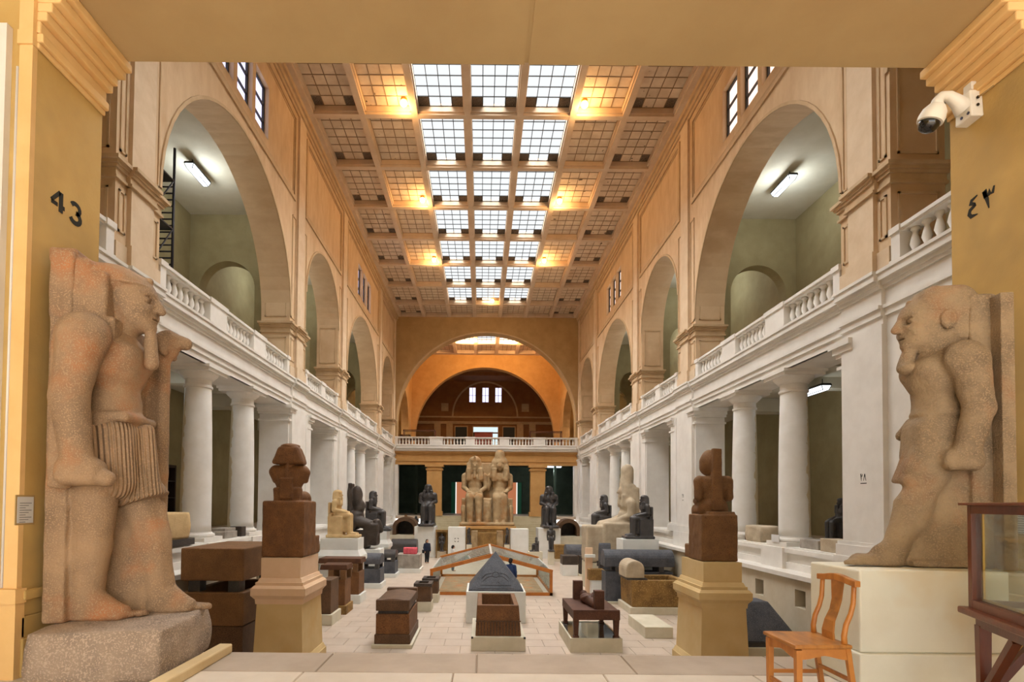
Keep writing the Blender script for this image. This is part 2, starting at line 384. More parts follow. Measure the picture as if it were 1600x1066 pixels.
# ---- galleries behind the side walls
def gallery(sg, nm):
    X = lambda x: sg*x
    root = sroot('wall_gallery_'+nm, 'olive gallery walls behind the %s arcade' % nm)
    B().box(X(XG), X(XG+.3), YE1, YEND+14, 2, 17.3).build('back_wall', 'gallery_wall', root)
    b = B(); b.box(X(XW+.3), X(XG), YE1, YEND+14, ZG-.3, ZG-.004); b.build('gallery_floor', 'floor_base', root)
    b = B(); b.box(X(XB-.02), X(XG), YE1, YEND+14, 8.85, ZDECK)
    for p0, p1 in PIERS: b.box(X(XB), X(XG), (p0+p1)/2-.4, (p0+p1)/2+.4, 8.28, 8.85)
    for k, y0, y1 in BAYS:
        if k == 'W':
            for yc in ((y0+y1)/2-1.54, (y0+y1)/2+1.54): b.box(X(XB), X(XG), yc-.25, yc+.25, 8.45, 8.85)
    b.build('gallery_slab', 'gallery_ceiling', root)
    B().box(X(XB-.02), X(XG), YE1, YEND+14, 16.75, 17.0).build('gallery_ceiling', 'gallery_ceiling', root)
    for p0, p1 in PIERS[1:]:
        c = (p0+p1)/2; mp = lambda u, v, w: (sg*u, w, v)
        b = B(); arch_wall(b, mp, XB-.02, XG, ZDECK, 16.8, [dict(u0=10.35, u1=12.75, vb=ZDECK, vs=13.5, rise=1.2)], c-.2, c+.35); b.build('cross_wall', 'gallery_wall', root)
    p0, p1 = PIERS[0]; c = (p0+p1)/2
    # blind arches on the gallery back wall
    mp = lambda u, v, w: (sg*w, u, v)
    for yc in (17.0, 19.8, 36.5):
        bb = B(); arch_band(bb, mp, yc, .95, 12.6, .95, XG+.01, XG-.05, .1); bb.box(X(XG-.05), X(XG), yc-1.05, yc-.95, ZDECK, 12.6); bb.box(X(XG-.05), X(XG), yc+.95, yc+1.05, ZDECK, 12.6); bb.build('blind_arch', 'moulding', root)
    return root
GL = gallery(-1, 'left'); GR = gallery(1, 'right')
# ---- entry wall with its opening
JX = 4.26; ZS = 8.68
EW = sroot('wall_near', 'mustard yellow entrance pier wall and lintel framing the hall')
for sg, nm in ((-1, 'left'), (1, 'right')):
    j = B(); j.box(sg*JX, sg*13.5, YE0, YE1, ZL-3, 22.7); o = j.build('jamb', 'entry_yellow', EW)
    c = B()
    for z0, z1, p in ((8.12, 8.17, .03), (8.17, 8.25, .06), (8.25, 8.36, .035), (8.36, 8.44, .09), (8.44, 8.52, .13), (8.52, 8.60, .20), (8.60, ZS, .25)): c.box(sg*(JX-p), sg*JX, YE0-.02, YE1+p*.25, z0, z1)
    c.build('jamb_cornice', 'entry_orange', EW, bevel=.012)
    d = B()
    for z0, z1, p in ((ZL, ZL+.32, .05), (ZL+.32, ZL+.5, .03), (ZL+.5, ZL+.64, .02), (ZL+.64, ZL+.72, .06)): d.box(sg*(JX-p), sg*JX, YE0-.03, YE1, z0, z1)
    d.build('jamb_base', 'entry_yellow', EW, bevel=.02)
    s = B(); s.box(sg*(JX-.002), sg*(JX+.11), YE0-.05, YE0, ZL, 8.12); s.box(sg*(JX-.012), sg*(JX+.12), YE0-.065, YE0, 8.12, 8.24); s.box(sg*(JX-.004), sg*(JX+.115), YE0-.055, YE0, 8.24, 8.9)
    s.box(sg*(JX-.03), sg*(JX+.14), YE0-.09, YE0, ZL, ZL+.62); s.box(sg*(JX-.045), sg*(JX+.15), YE0-.11, YE0, ZL+.62, ZL+.74); s.build('corner_pilaster', 'entry_orange', EW)
    B().tube([(sg*(JX+.145), YE0-.02, ZL), (sg*(JX+.145), YE0-.02, 7.95)], .012).build('conduit', 'white_paint', EW, smooth=True)
    B().box(sg*(JX+.215), sg*(JX+1.3), YE0-.06, YE0, ZL, 8.3).build('wall_panel', 'white_paint', EW)
l = B(); l.box(-JX-.01, -.02, YE0, YE1, ZS, 22.7); l.box(.02, JX+.01, YE0, YE1, ZS, 22.7); l.box(-.02, .02, YE0+.01, YE1-.01, ZS+.012, 22.7); l.build('lintel', 'entry_soffit', EW)
# ---- vestibule around the camera (open to daylight at the back)
VE = sroot('wall_vestibule', 'vestibule walls and ceiling on the near side of the entrance')
for sg in (-1, 1): B().box(sg*9, sg*9.4, -8, YE0, ZL-.5, 11.4).build('side_wall', 'entry_yellow', VE)
B().box(-9.4, 9.4, -8, YE0, 11.0, 11.4).build('vestibule_ceiling', 'gallery_ceiling', VE)
# ---- ceiling with coffers
CE = sroot('ceiling', 'coffered ceiling with a glazed skylight strip down its middle')
WC = 2.348; ROWS = [8.55, 12.4, 16.2, 20.05, 23.9, 27.7, 31.5, 35.3, 39.2, 43.1, 47.0, 50.15]
ZP = ZC+.37
for i in range(8):
    x = (i-3.5)*WC; w = .19 if 0 < i < 7 else .26
    bm_ = B(); bm_.box(x-w*.72, x+w*.72, YE1, YEND, ZC, ZC+.12); bm_.box(x-w, x+w, YE1, YEND, ZC+.12, ZP+.12); bm_.build('beam', 'ceiling_paint', CE)
for y in [YE1+.3]+ROWS:
    bm_ = B(); bm_.box(-8.5, 8.5, y-.13, y+.13, ZC+.01, ZC+.12); bm_.box(-8.5, 8.5, y-.19, y+.19, ZC+.12, ZP+.12); bm_.build('cross_beam', 'ceiling_paint', CE)
rd = B()
for q0, q1 in ((-9.2, -1.5*WC), (1.5*WC, 9.2)): rd.box(q0, q1, YE1, YARCH2+1, ZP+.16, ZP+.3)
rd.box(-1.5*WC, 1.5*WC, YE1, ROWS[0], ZP+.16, ZP+.3); rd.box(-1.5*WC, 1.5*WC, ROWS[-2], YEND+1, ZP+.16, ZP+.3); rd.box(-1.5*WC, 1.5*WC, 58.7, YARCH2+1, ZP+.16, ZP+.3)
rd.build('roof_deck', 'ceiling_paint', CE)
GX = 2*(WC/2-.19)/4
pane_me = {}
def pane_mesh(ly, kind):
    key = (round(ly, 3), kind)
    if key not in pane_me:
        q = ly/6; pane_me[key] = B().box(-GX/2+.016, GX/2-.016, -q/2+.016, q/2-.016, 0, .03).mesh('pane', {'s': 'skylight_glass', 'd': 'dark_pane', 'g': 'grille'}[kind])
    return pane_me[key]
cells = []
ybs = [YE1+.3]+ROWS
rest = {'s': B(), 'd': B(), 'g': B()}
rnd = random.Random(3)
for r in range(len(ybs)-1):
    y0, y1 = ybs[r]+.19, ybs[r+1]-.19; ly = y1-y0
    for cidx in range(7):
        xc = (cidx-3)*WC; lit = 2 <= cidx <= 4 and r < len(ybs)-2 and r >= 1
        x0 = xc-WC/2+.19
        # glazing bars of this coffer
        g = B()
        for k in range(0, 5): g.box(x0+k*GX-.016, x0+k*GX+.016, y0, y1, ZP-.02, ZP+.02)
        for k in range(0, 7): g.box(x0, x0+4*GX, y0+k*ly/6-.016, y0+k*ly/6+.016, ZP-.018, ZP+.018)
        g.build('glazing_bars', 'lamp_metal' if lit else 'old_bar', CE)
        for a in range(4):
            for q in range(6):
                kind = 's' if lit else 'd'
                if q == 5 and a in (0, 3) and (lit or cidx in (0, 6)): kind = 'g'
                # holes broken through in the old panels
                cells.append((y0, x0+(a+.5)*GX, y0+(q+.5)*ly/6, ly, kind))
def seen(c):
    d = Vector((c[1], c[2], ZP))-CAMP; py = PY-F*(d.dot(_u))/d.dot(_f); return py > 90
vis = [c for c in cells if seen(c)]; vis.sort(key=lambda c: c[2]); ids = {id(c) for c in vis[:300]}
for c in cells:
    if id(c) in ids: put('pane', pane_mesh(c[3], c[4]), CE, (c[1], c[2], ZP))
    else:
        q = c[3]/6; rest[c[4]].box(c[1]-GX/2+.016, c[1]+GX/2-.016, c[2]-q/2+.016, c[2]+q/2-.016, ZP, ZP+.03)
for k, mn in (('s', 'skylight_glass'), ('d', 'dark_pane'), ('g', 'grille')):
    o = rest[k].build('far_panes', mn, CE); o['kind'] = 'stuff'
# ---- end arch, crossing and far room
WE = sroot('wall_far', 'end wall with a great ochre arch over the balcony')
mpy = lambda u, v, w: (u, w, v)
b = B(); arch_wall(b, mpy, -8.6, 8.6, ZDECK, ZC+1.2, [dict(u0=-8.3, u1=8.25, vb=ZDECK, vs=11.75, rise=8.3)], YEND, YEND+1.0, 40); b.build('great_arch', 'arch_olive', WE)
b = B(); arch_band(b, mpy, -.02, 8.27, 11.75, 8.3, YEND+.01, YEND-.05, .12, seg=40); b.build('archivolt', 'moulding', WE)
b = B(); arch_wall(b, mpy, -XG, XG, ZDECK, ZC+1.2, [dict(u0=-8.2, u1=8.0, vb=ZDECK, vs=11.9, rise=8.15)], YARCH2, YARCH2+1.0, 40); b.build('inner_arch', 'end_ochre', WE)
for sg in (-1, 1):
    mp = lambda u, v, w: (sg*w, u, v)
    b = B(); arch_wall(b, mp, YEND, YARCH2, ZDECK, ZC+1.2, [dict(u0=52.6, u1=60.6, vb=ZDECK, vs=12.3, rise=4.0)], XW+.1, XW+.9); b.build('crossing_wall', 'end_ochre', WE)
# crossing ceiling
for i in range(8):
    x = (i-3.5)*WC; B().box(x-.19, x+.19, YEND+1, YARCH2, ZC, ZP+.12).build('beam', 'ceiling_paint', WE)
cr = [51.15+k*3.8 for k in range(4)]
for y in cr[1:]+[YARCH2-.15]: B().box(-8.5, 8.5, y-.19, y+.19, ZC+.01, ZP+.12).build('cross_beam', 'ceiling_paint', WE)
for r, (y0, y1) in enumerate(zip(cr, cr[1:]+[YARCH2-.15])):
    for cidx in range(7):
        xc = (cidx-3)*WC; lit = 2 <= cidx <= 4 and r < 2
        p = B()
        for a in range(4):
            for q in range(6):
                p.box(xc-WC/2+.19+a*GX+.02, xc-WC/2+.19+(a+1)*GX-.02, y0+(y1-y0)*q/6+.02, y0+(y1-y0)*(q+1)/6-.02, ZP, ZP+.03)
        o = p.build('coffer_panes', 'skylight_glass' if lit else 'dark_pane', WE); o['kind'] = 'stuff'
        g = B()
        for a in range(5): g.box(xc-WC/2+.19+a*GX-.02, xc-WC/2+.19+a*GX+.02, y0, y1, ZP-.02, ZP+.02)
        for q in range(7): g.box(xc-WC/2+.19, xc+WC/2-.19, y0+(y1-y0)*q/6-.02, y0+(y1-y0)*q/6+.02, ZP-.02, ZP+.02)
        g.build('glazing_bars', 'lamp_metal' if lit else 'old_bar', WE)
# far room
FW = sroot('wall_end_room', 'brown end wall of the far room with three lit window slits')
wins = [dict(u0=u-.42, u1=u+.42, vb=18.3, vs=20.35, rise=0) for u in (-1.95+.18, .05, 1.85)]
b = B(); arch_wall(b, mpy, -XG, XG, ZDECK, 22.6, wins, YFAR, YFAR+.4)
b.build('end_wall', 'far_brown', FW)
for wv in wins:
    c = (wv['u0']+wv['u1'])/2; f = B(); f.box(c-.42, c+.42, YFAR+.18, YFAR+.22, 19.25, 19.3); f.box(c-.03, c+.03, YFAR+.18, YFAR+.22, 18.3, 20.35); f = f.build('window_frame', 'lamp_metal', FW)
    B().box(c-.43, c+.43, YFAR+.25, YFAR+.28, 18.28, 20.37).build('pane', 'window_lilac', f)
b = B(); arch_band(b, mpy, 0, 4.4, 16.3, 4.7, YFAR+.02, YFAR-.1, .22, seg=30); b.build('archivolt', 'moulding', FW)
b = B(); b.box(-XG, XG, YFAR-.12, YFAR, 16.1, 16.3); b.box(-XG, XG, YFAR-.25, YFAR, 15.2, 15.4); b.box(-XG, XG, YFAR-.35, YFAR, 15.4, 15.55); b.build('string_course', 'moulding', FW)
for u in (-6.6, -4.9, 4.9, 6.6): B().box(u-.45, u+.45, YFAR-.25, YFAR, ZDECK, 15.2).build('pilaster', 'moulding', FW)
for u in (-5.6, 5.6): B().box(u-.5, u+.5, YFAR-.12, YFAR, 17.0, 18.1).build('wall_panel', 'moulding', FW)
b = B(); b.box(-XG, XG, YARCH2+1, YFAR+.4, 21.2, 21.5)
for y in (66.5, 70.5): b.box(-XG, XG, y-.3, y+.3, 20.8, 21.2)
b.build('room_ceiling', 'far_brown', FW)
for sg in (-1, 1): B().box(sg*(XG-1.5), sg*XG, YARCH2, YFAR+.4, ZDECK, 21.5).build('room_side', 'far_brown', FW)
B().box(-XG, XG, YEND-.4, YFAR+.4, ZDECK-.5, ZDECK).build('upper_floor', 'floor_base', FW)
# three openings under the window
mat('door_dark', (38, 44, 46), rough=.5); emission('doorway_light', (214, 232, 236), 1.2)
for u, w, z1, mn in ((-3.3, .8, 14.8, 'door_dark'), (.1, 1.7, 14.8, 'doorway_light'), (3.35, .8, 14.8, 'door_dark')):
    f = B(); f.box(u-w-.12, u-w, YFAR-.15, YFAR, ZDECK, z1); f.box(u+w, u+w+.12, YFAR-.15, YFAR, ZDECK, z1); f.box(u-w-.12, u+w+.12, YFAR-.15, YFAR, z1, z1+.14)
    f = f.build('door_frame', 'moulding', FW)
    if mn == 'doorway_light':
        B().box(u-w, u+w, YFAR-.04, YFAR-.01, 14.1, z1).build('fanlight', mn, f); B().box(u+.5, u+w, YFAR-.04, YFAR-.01, ZDECK, 13.9).build('pane', mn, f)
        B().box(u-w, u+.5, YFAR-.04, YFAR-.01, ZDECK, 14.1).build('door_leaf', 'door_dark', f)
    else: B().box(u-w, u+w, YFAR-.04, YFAR-.01, ZDECK, z1).build('door_leaf', mn, f)
# ---- end colonnade below the balcony
EC = sroot('wall_under_balcony', 'ochre pilasters and entablature under the end balcony')
e = B()
for z0, z1, p in ((7.75, 8.05, 0), (8.05, 8.15, .08), (8.15, 8.7, .02), (8.7, 8.85, .14), (8.85, 9.0, .28)): e.box(-8.5, 8.5, YEND-.1-p, YEND+.7, z0, z1)
e.build('entablature', 'end_ochre', EC)
e = B(); e.box(-8.5, 8.5, YEND-.5, YEND+.7, 9.0, 9.2); e.box(-8.5, 8.5, YEND-.62, YEND+.7, 9.2, ZDECK-.05); e.build('balcony_edge', 'white_paint', EC)
for u in (-4.77, 4.77):
    pi = B(); pi.box(u-.68, u+.68, YEND-.15, YEND+.6, ZG, 7.75); pi.box(u-.78, u+.78, YEND-.22, YEND+.6, 7.25, 7.4); pi.box(u-.85, u+.85, YEND-.28, YEND+.6, 7.55, 7.76); pi.box(u-.78, u+.78, YEND-.22, YEND+.6, ZG, ZG+.4); pi.build('pilaster', 'end_ochre', EC)
for sg in (-1, 1): B().box(sg*8.12, sg*8.6, YEND-.12, YEND+.6, ZG, 7.74).build('corner_pier', 'white_paint', EC)
B().box(-XG, XG, YEND+.02, YARCH2+8, ZG-.3, ZG-.01).build('rear_floor', 'floor_base', EC)
B().box(-XG, XG, YEND+.7, YARCH2+8, 8.3, 8.6).build('rear_ceiling', 'dark_green', EC)
b = B(); arch_wall(b, mpy, -XG, XG, ZG, 8.4, [dict(u0=-3.9, u1=-2.0, vb=ZG, vs=6.7, rise=0), dict(u0=2.3, u1=4.2, vb=ZG, vs=6.6, rise=0)], 61, 61.4); b.build('rear_wall', 'dark_green', EC)
emission('daylight_orange', (240, 150, 104), .55); emission('daylight_white', (255, 252, 240), 1.1); mat('green_leaf', (60, 140, 110), rough=.6)
for u0, u1, s_ in ((-3.9, -2.0, 1), (2.3, 4.2, -1)):
    f = B(); f.box(u0, u1, 61.1, 61.2, 6.58, 6.7); f.box(u0, u0+.1, 61.1, 61.2, ZG, 6.7); f.box(u1-.1, u1, 61.1, 61.2, ZG, 6.7); f = f.build('door_frame', 'dark_green', EC)
    a0, a1 = (u0, u1) if s_ > 0 else (u1, u0); w = a1-a0
    B().box(a0+w*.05, a0+w*.3, 61.25, 61.28, ZG, 6.6).build('door_leaf', 'green_leaf', f)
    B().box(a0+w*.3, a0+w*.36, 61.25, 61.28, ZG, 6.6).build('pane', 'daylight_white', f)
    B().box(a0+w*.36, a0+w*.95, 61.25, 61.28, ZG, 6.6).build('pane', 'daylight_orange', f)
for sg in (-1, 1): B().box(sg*6.9, sg*7.15, 55, 55.25, ZG, 8.3).build('rear_column', 'dark_green', EC)
# ================================================================== ARCHITECTURAL THINGS
# ---- columns
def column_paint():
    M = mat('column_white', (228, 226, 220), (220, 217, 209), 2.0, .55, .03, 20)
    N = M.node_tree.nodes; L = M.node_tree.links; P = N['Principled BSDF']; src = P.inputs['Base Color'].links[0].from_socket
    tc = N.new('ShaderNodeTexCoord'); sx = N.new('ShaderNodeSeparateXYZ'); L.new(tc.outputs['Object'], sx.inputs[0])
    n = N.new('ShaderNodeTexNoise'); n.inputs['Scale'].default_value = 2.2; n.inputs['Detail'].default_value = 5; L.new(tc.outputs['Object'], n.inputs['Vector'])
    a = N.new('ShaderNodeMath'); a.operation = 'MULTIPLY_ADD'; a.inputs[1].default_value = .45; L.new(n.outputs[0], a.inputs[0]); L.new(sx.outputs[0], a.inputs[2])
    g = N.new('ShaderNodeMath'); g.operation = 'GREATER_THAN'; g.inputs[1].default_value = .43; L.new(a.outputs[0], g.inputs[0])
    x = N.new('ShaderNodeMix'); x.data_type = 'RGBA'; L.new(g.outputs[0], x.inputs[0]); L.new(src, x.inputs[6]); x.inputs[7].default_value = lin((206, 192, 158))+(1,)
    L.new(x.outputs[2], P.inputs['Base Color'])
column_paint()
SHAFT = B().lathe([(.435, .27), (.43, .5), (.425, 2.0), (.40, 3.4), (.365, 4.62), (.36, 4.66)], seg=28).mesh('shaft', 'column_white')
CAPB = B(); CAPB.lathe([(.37, 4.60), (.405, 4.62), (.405, 4.68), (.37, 4.70), (.37, 4.86), (.42, 4.89), (.45, 4.93), (.53, 5.0), (.56, 5.06)], seg=28)
CAPM = CAPB.mesh('capital', 'white_paint'); ABM = B().box(-.6, .6, -.6, .6, 5.06, 5.15).box(-.65, .65, -.65, .65, 5.15, 5.235).mesh('abacus', 'white_paint'); PLM = B().box(-.56, .56, -.56, .56, 0, .12).mesh('plinth', 'white_paint')
BASB = B(); BASB.lathe([(.5, .12), (.54, .16), (.53, .21), (.47, .23), (.46, .27)], seg=28); BASM = BASB.mesh('base', 'white_paint')
for me in (SHAFT,):
    for p in me.polygons: p.use_smooth = len(p.vertices) == 4
ORD = [('nearest', 'farther'), ('nearer', 'farthest')]
collab = {(-1,0,0): 'white column nearest the entrance on the left, behind the pink granite king',
 (-1,0,1): 'second white column on the left, above the brown stone sarcophagus',
 (-1,1,0): 'third white column on the left, behind the dark seated statues',
 (-1,1,1): 'farthest white column on the left colonnade near the end wall',
 (1,0,0): 'white column nearest the entrance on the right, with a paper notice at its foot',
 (1,0,1): 'second white column on the right, behind the brown back-turned statue',
 (1,1,0): 'third white column on the right, behind the pale crowned statue',
 (1,1,1): 'farthest white column on the right colonnade near the end wall'}
for sg in (-1, 1):
    wi = 0
    for k, y0, y1 in BAYS:
        if k != 'W': continue
        for q, d in enumerate((-1.54, 1.54)):
            t = thing('column', collab[(sg, wi, q)], 'column', (sg*9.05, (y0+y1)/2+d, ZG), 0 if sg > 0 else PI, 'white columns of the side colonnades')
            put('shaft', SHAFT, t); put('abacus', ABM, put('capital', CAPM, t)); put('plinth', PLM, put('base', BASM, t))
        wi += 1
# ---- balustrades
BAL = B().lathe([(.085, 0), (.085, .05), (.05, .09), (.095, .22), (.07, .34), (.042, .44), (.06, .49), (.085, .51), (.085, .56)], seg=9).mesh('baluster', 'white_paint')
for p in BAL.polygons: p.use_smooth = len(p.vertices) == 4
def balustrade(label, p0, p1, secs, peds, wide=.17):
    """runs from p0 to p1 (xy); secs: list of (s0,s1,n) along it; peds: list of (s0,s1)"""
    p0 = Vector(p0); p1 = Vector(p1); d = (p1-p0); Ln = d.length; a = math.atan2(d.y, d.x)
    t = thing('balustrade', label, 'balustrade', (p0.x, p0.y, ZDECK), a, 'white stone balustrades round the upper gallery')
    for s0, s1, n in secs:
        r = B(); r.box(s0-.02, s1+.02, -wide, wide, .69, .74); r.box(s0-.02, s1+.02, -wide-.04, wide+.04, .74, .82); r.build('rail', 'white_paint', t)
        f = B(); f.box(s0-.02, s1+.02, -wide, wide, 0, .13); f.build('foot_rail', 'white_paint', t)
        for i in range(n): put('baluster', BAL, t, (s0+(i+.5)*(s1-s0)/n, 0, .13))
    for s0, s1 in peds:
        q = B(); q.box(s0, s1, -wide-.03, wide+.03, 0, .7); q.box(s0-.03, s1+.03, -wide-.07, wide+.07, .7, .84); q.box(s0-.03, s1+.03, -wide-.06, wide+.06, 0, .14); q.build('pedestal', 'white_paint', t)
    return t
names = ['entrance', 'first large', 'first small', 'second large', 'last small']
for sg, nm in ((-1, 'left'), (1, 'right')):
    for i, (k, y0, y1) in enumerate(BAYS):
        L_ = y1-y0-.06
        if k == 'W':
            w = 1.05; c1, c2 = L_/2-1.54, L_/2+1.54
            secs = [(.25, c1-w/2, 8), (c1+w/2, c2-w/2, 8), (c2+w/2, L_-.25, 8)]; peds = [(0, .25), (c1-w/2, c1+w/2), (c2-w/2, c2+w/2), (L_-.25, L_)]
        else:
            secs = [(.25, L_/2-.35, 7), (L_/2+.35, L_-.25, 7)]; peds = [(0, .25), (L_/2-.35, L_/2+.35), (L_-.25, L_)]
        balustrade('white stone balustrade in the %s arch of the %s upper gallery' % (names[i], nm), (sg*(XW+.17), y0+.03), (sg*(XW+.17), y1-.03), secs, peds)
es = []; ep = []
xs = [-8.35, -8.1, -5.2, -4.0, -1.9, -1.05, 1.2, 2.1, 4.3, 5.4, 8.1, 8.35]
X0 = -8.35
for i in range(0, len(xs)-1):
    a, c = xs[i]-X0, xs[i+1]-X0
    if i % 2: es.append((a, c, max(5, int((c-a)/.27))))
    else: ep.append((a, c))
balustrade('white stone balustrade across the far end balcony above the colossus', (X0, YEND-.32), (8.35, YEND-.32), es, ep)
# ---- warm lamps by the skylight
mat('lamp_shade', (214, 150, 84), rough=.5)
def warm_lamp(label, x, y, z=ZC+.16, e=LAMP_W, r=.15):
    t = thing('ceiling_lamp', label, 'lamp', (x, y, z), 0, 'warm lamps along the skylight')
    s = B(); s.lathe([(0.001, -r), (r*.5, -r*.87), (r*.87, -r*.5), (r, 0), (r*.8, r*.6), (r*.3, r*.95)], seg=16); s.build('bulb', 'bulb_glow', t, smooth=True)
    h = B(); h.lathe([(.1, .1), (.13, .12), (.13, .2), (.05, .21)], seg=12); h.build('holder', 'lamp_shade', t)
    l = bpy.data.lights.new('lamp_light', 'POINT'); l.energy = e; l.color = (1, .56, .22); l.shadow_soft_size = .25; lo = bpy.data.objects.new('lamp_light', l); COL.objects.link(lo); lo.location = (x, y, z-.42)
    lo.parent = t; lo.location = (0, 0, -.42)
for i, (ri, nm) in enumerate(((4, 'nearest'), (6, 'middle'), (8, 'farthest'))):
    for sg, sd in ((-1, 'left'), (1, 'right')):
        warm_lamp('glowing warm lamp, %s on the %s side of the skylight' % (nm, sd), sg*(1.5*WC+.42), ROWS[ri]-.62)
warm_lamp('bright orange lamp in the crossing ceiling beyond the great arch, left', -1.6, 57.4, ZC+.1, FAR_LAMP_W)
warm_lamp('bright orange lamp in the crossing ceiling beyond the great arch, right', 3.0, 57.4, ZC+.1, FAR_LAMP_W)
warm_lamp('orange lamp at the last skylight row before the great arch', 0.4, ROWS[10]-.5, ZC+.2, 60.0)
# ---- fluorescent box lights in the galleries
def tube_light(label, x, y, z, e=TUBE_W, l=1.25, along='y'):
    t = thing('fluorescent_light', label, 'light fixture', (x, y, z), 0 if along == 'y' else PI/2, 'fluorescent box lights in the galleries')
    B().frustum((-.1, .1, -l/2+.04, l/2-.04), -.17, (-.17, .17, -l/2, l/2), -.02).build('diffuser', 'tube_glow', t)
    f = B()
    for q in (-.172, .152): f.box(q, q+.02, -l/2-.01, l/2+.01, -.03, .02)
    for q in (-l/2-.02, l/2): f.box(-.172, .172, q, q+.02, -.03, .02)
    for sx in (-1, 1):
        f.bar((sx*.17, -l/2, -.02), (sx*.1, -l/2+.04, -.175), .02, .02); f.bar((sx*.17, l/2, -.02), (sx*.1, l/2-.04, -.175), .02, .02); f.bar((sx*.1, -l/2+.04, -.175), (sx*.1, l/2-.04, -.175), .02, .02)
    f.build('frame', 'lamp_metal', t)
    B().box(-.16, .16, -l/2, l/2, 0, .05).build('tray', 'lamp_metal', t)
    h = B(); h.tube([(0, -.4, .05), (0, -.4, .24)], .015, 6); h.tube([(0, .4, .05), (0, .4, .24)], .015, 6); h.build('hanger', 'lamp_metal', t)
    li = bpy.data.lights.new('tube_light', 'POINT'); li.shadow_soft_size = .25; li.energy = e*.95; li.color = (.88, .95, 1); lo = bpy.data.objects.new('tube_light', li); COL.objects.link(lo); lo.parent = t; lo.location = (0, 0, -.5)
tube_light('lit fluorescent box light on the upper left gallery ceiling', -11.1, 20.0, 16.5)
tube_light('lit fluorescent box light on the upper right gallery ceiling', 11.0, 20.4, 16.5)
for sg, nm in ((-1, 'left'), (1, 'right')):
    tube_light('fluorescent box light deep in the %s upper gallery past the first cross wall' % nm, sg*11.3, 28.5, 16.5)
    tube_light('fluorescent box light over the far bay of the %s upper gallery' % nm, sg*11.3, 37.5, 16.5)
    tube_light('fluorescent box light under the lower %s gallery ceiling by the first columns' % nm, sg*11.4, 19.2 if sg > 0 else 17.8, 8.42, TUBE_W*.18)
    tube_light('fluorescent box light under the lower %s gallery ceiling by the far columns' % nm, sg*11.4, 37.5, 8.42, TUBE_W*.18)
tube_light('nearer fluorescent light under the end balcony on the right', 6.0, 52.5, 8.05, TUBE_W*1.0, 1.6, 'x')
tube_light('farther fluorescent light under the end balcony on the right', 6.9, 55.2, 8.05, TUBE_W*1.0, 1.6, 'x')
# ---- painted numbers
mat('stencil_black', (38, 36, 28), rough=.8)
def strokes(name, parent, polys, org, ua, va, sc, th, mt='stencil_black', nrm=None):
    """polylines in (u,v) swept as flat ribbons lying on a wall"""
    org = Vector(org); ua = Vector(ua); va = Vector(va); n = ua.cross(va).normalized() if nrm is None else Vector(nrm); b = B()
    for pl, ws in polys:
        pts = [Vector((p[0], p[1])) for p in pl]; L0, R0 = [], []
        for i, p in enumerate(pts):
            d = (pts[min(i+1, len(pts)-1)]-pts[max(i-1, 0)]).normalized(); q = Vector((-d.y, d.x))*(ws[i] if isinstance(ws, (list, tuple)) else ws)
            L0.append(p+q); R0.append(p-q)
        V = []
        for p in L0+R0:
            for h in (0, th): V.append(org+ua*(p.x*sc)+va*(p.y*sc)+n*h)
        k = len(pts); Fc = []
        for i in range(k-1):
            a, c, e, g = 2*i, 2*(i+1), 2*(k+i+1), 2*(k+i)
            Fc += [(a+1, c+1, e+1, g+1), (a, c, c+1, a+1), (e, g, g+1, e+1)]
        b.poly(V, Fc)
    return b.build(name, mt, parent)
def arc(cx, cy, rx, ry, a0, a1, n=10): return [(cx+rx*math.cos(math.radians(a0+(a1-a0)*i/n)), cy+ry*math.sin(math.radians(a0+(a1-a0)*i/n))) for i in range(n+1)]
four = [([(.62, 0), (.62, 1.0)], .13), ([(.56, .98), (.02, .34)], .09), ([(0, .3), (.42, .3)], .10), ([(.74, .3), (.86, .3)], .10)]
three = [(arc(.35, .74, .3, .24, 160, -80), .11), (arc(.35, .27, .34, .27, 85, -160), .12)]
def on_jamb(px, py, sg):
    d = ray(px, py); t = (sg*JX-CAMP.x)/d.x; return CAMP+d*t
p = on_jamb(79, 322, -1)
strokes('painted_number', EW, four+[([(q[0]+1.22, q[1]-.02) for q in pl], w) for pl, w in three], (-JX, p.y, p.z), (0, 1, 0), (0, 0, 1), .185, .003, nrm=(1, 0, 0))
ar4 = [([(.50, .98), (.16, .86), (.10, .74), (.34, .60), (.38, .56), (.08, .42), (.02, .24), (.14, .06), (.5, .02)], [.03, .09, .1, .07, .08, .1, .1, .1, .02])]
ar3 = [([(.30, 0), (.20, .5), (.06, 1.0)], [.02, .09, .12]), ([(.06, .95), (.12, .66), (.28, .66), (.34, .9), (.36, .68), (.50, .66), (.58, .96)], [.1, .1, .07, .06, .07, .08, .04])]
p = on_jamb(1514, 343, 1)
strokes('painted_number', EW, ar4+[([(q[0]+.8, q[1]-.02) for q in pl], w) for pl, w in ar3], (JX, p.y, p.z), (0, -1, 0), (0, 0, 1), .19, .003, nrm=(-1, 0, 0))
ar2 = [([(.12, 0), (.08, .5), (.02, 1.0)], [.02, .07, .09]), ([(.03, .92), (.08, .68), (.26, .66), (.36, .95)], [.08, .07, .07, .03])]
ar8 = [([(.0, .02), (.22, .95)], [.03, .07]), ([(.22, .95), (.46, .02)], [.07, .03])]
d_ = ray(1345, 752); tt = (8.38-CAMP.x)/d_.x; p = CAMP+d_*tt
strokes('painted_number', WR, ar2+[([(q[0]+.55, q[1]) for q in pl], w) for pl, w in ar8]+[([(-.05, -.32), (1.15, -.32)], .06)], (8.38, p.y, p.z), (0, -1, 0), (0, 0, 1), .17, .003, nrm=(-1, 0, 0))
d_ = ray(1066, 778); tt = (8.38-CAMP.x)/d_.x; p = CAMP+d_*tt
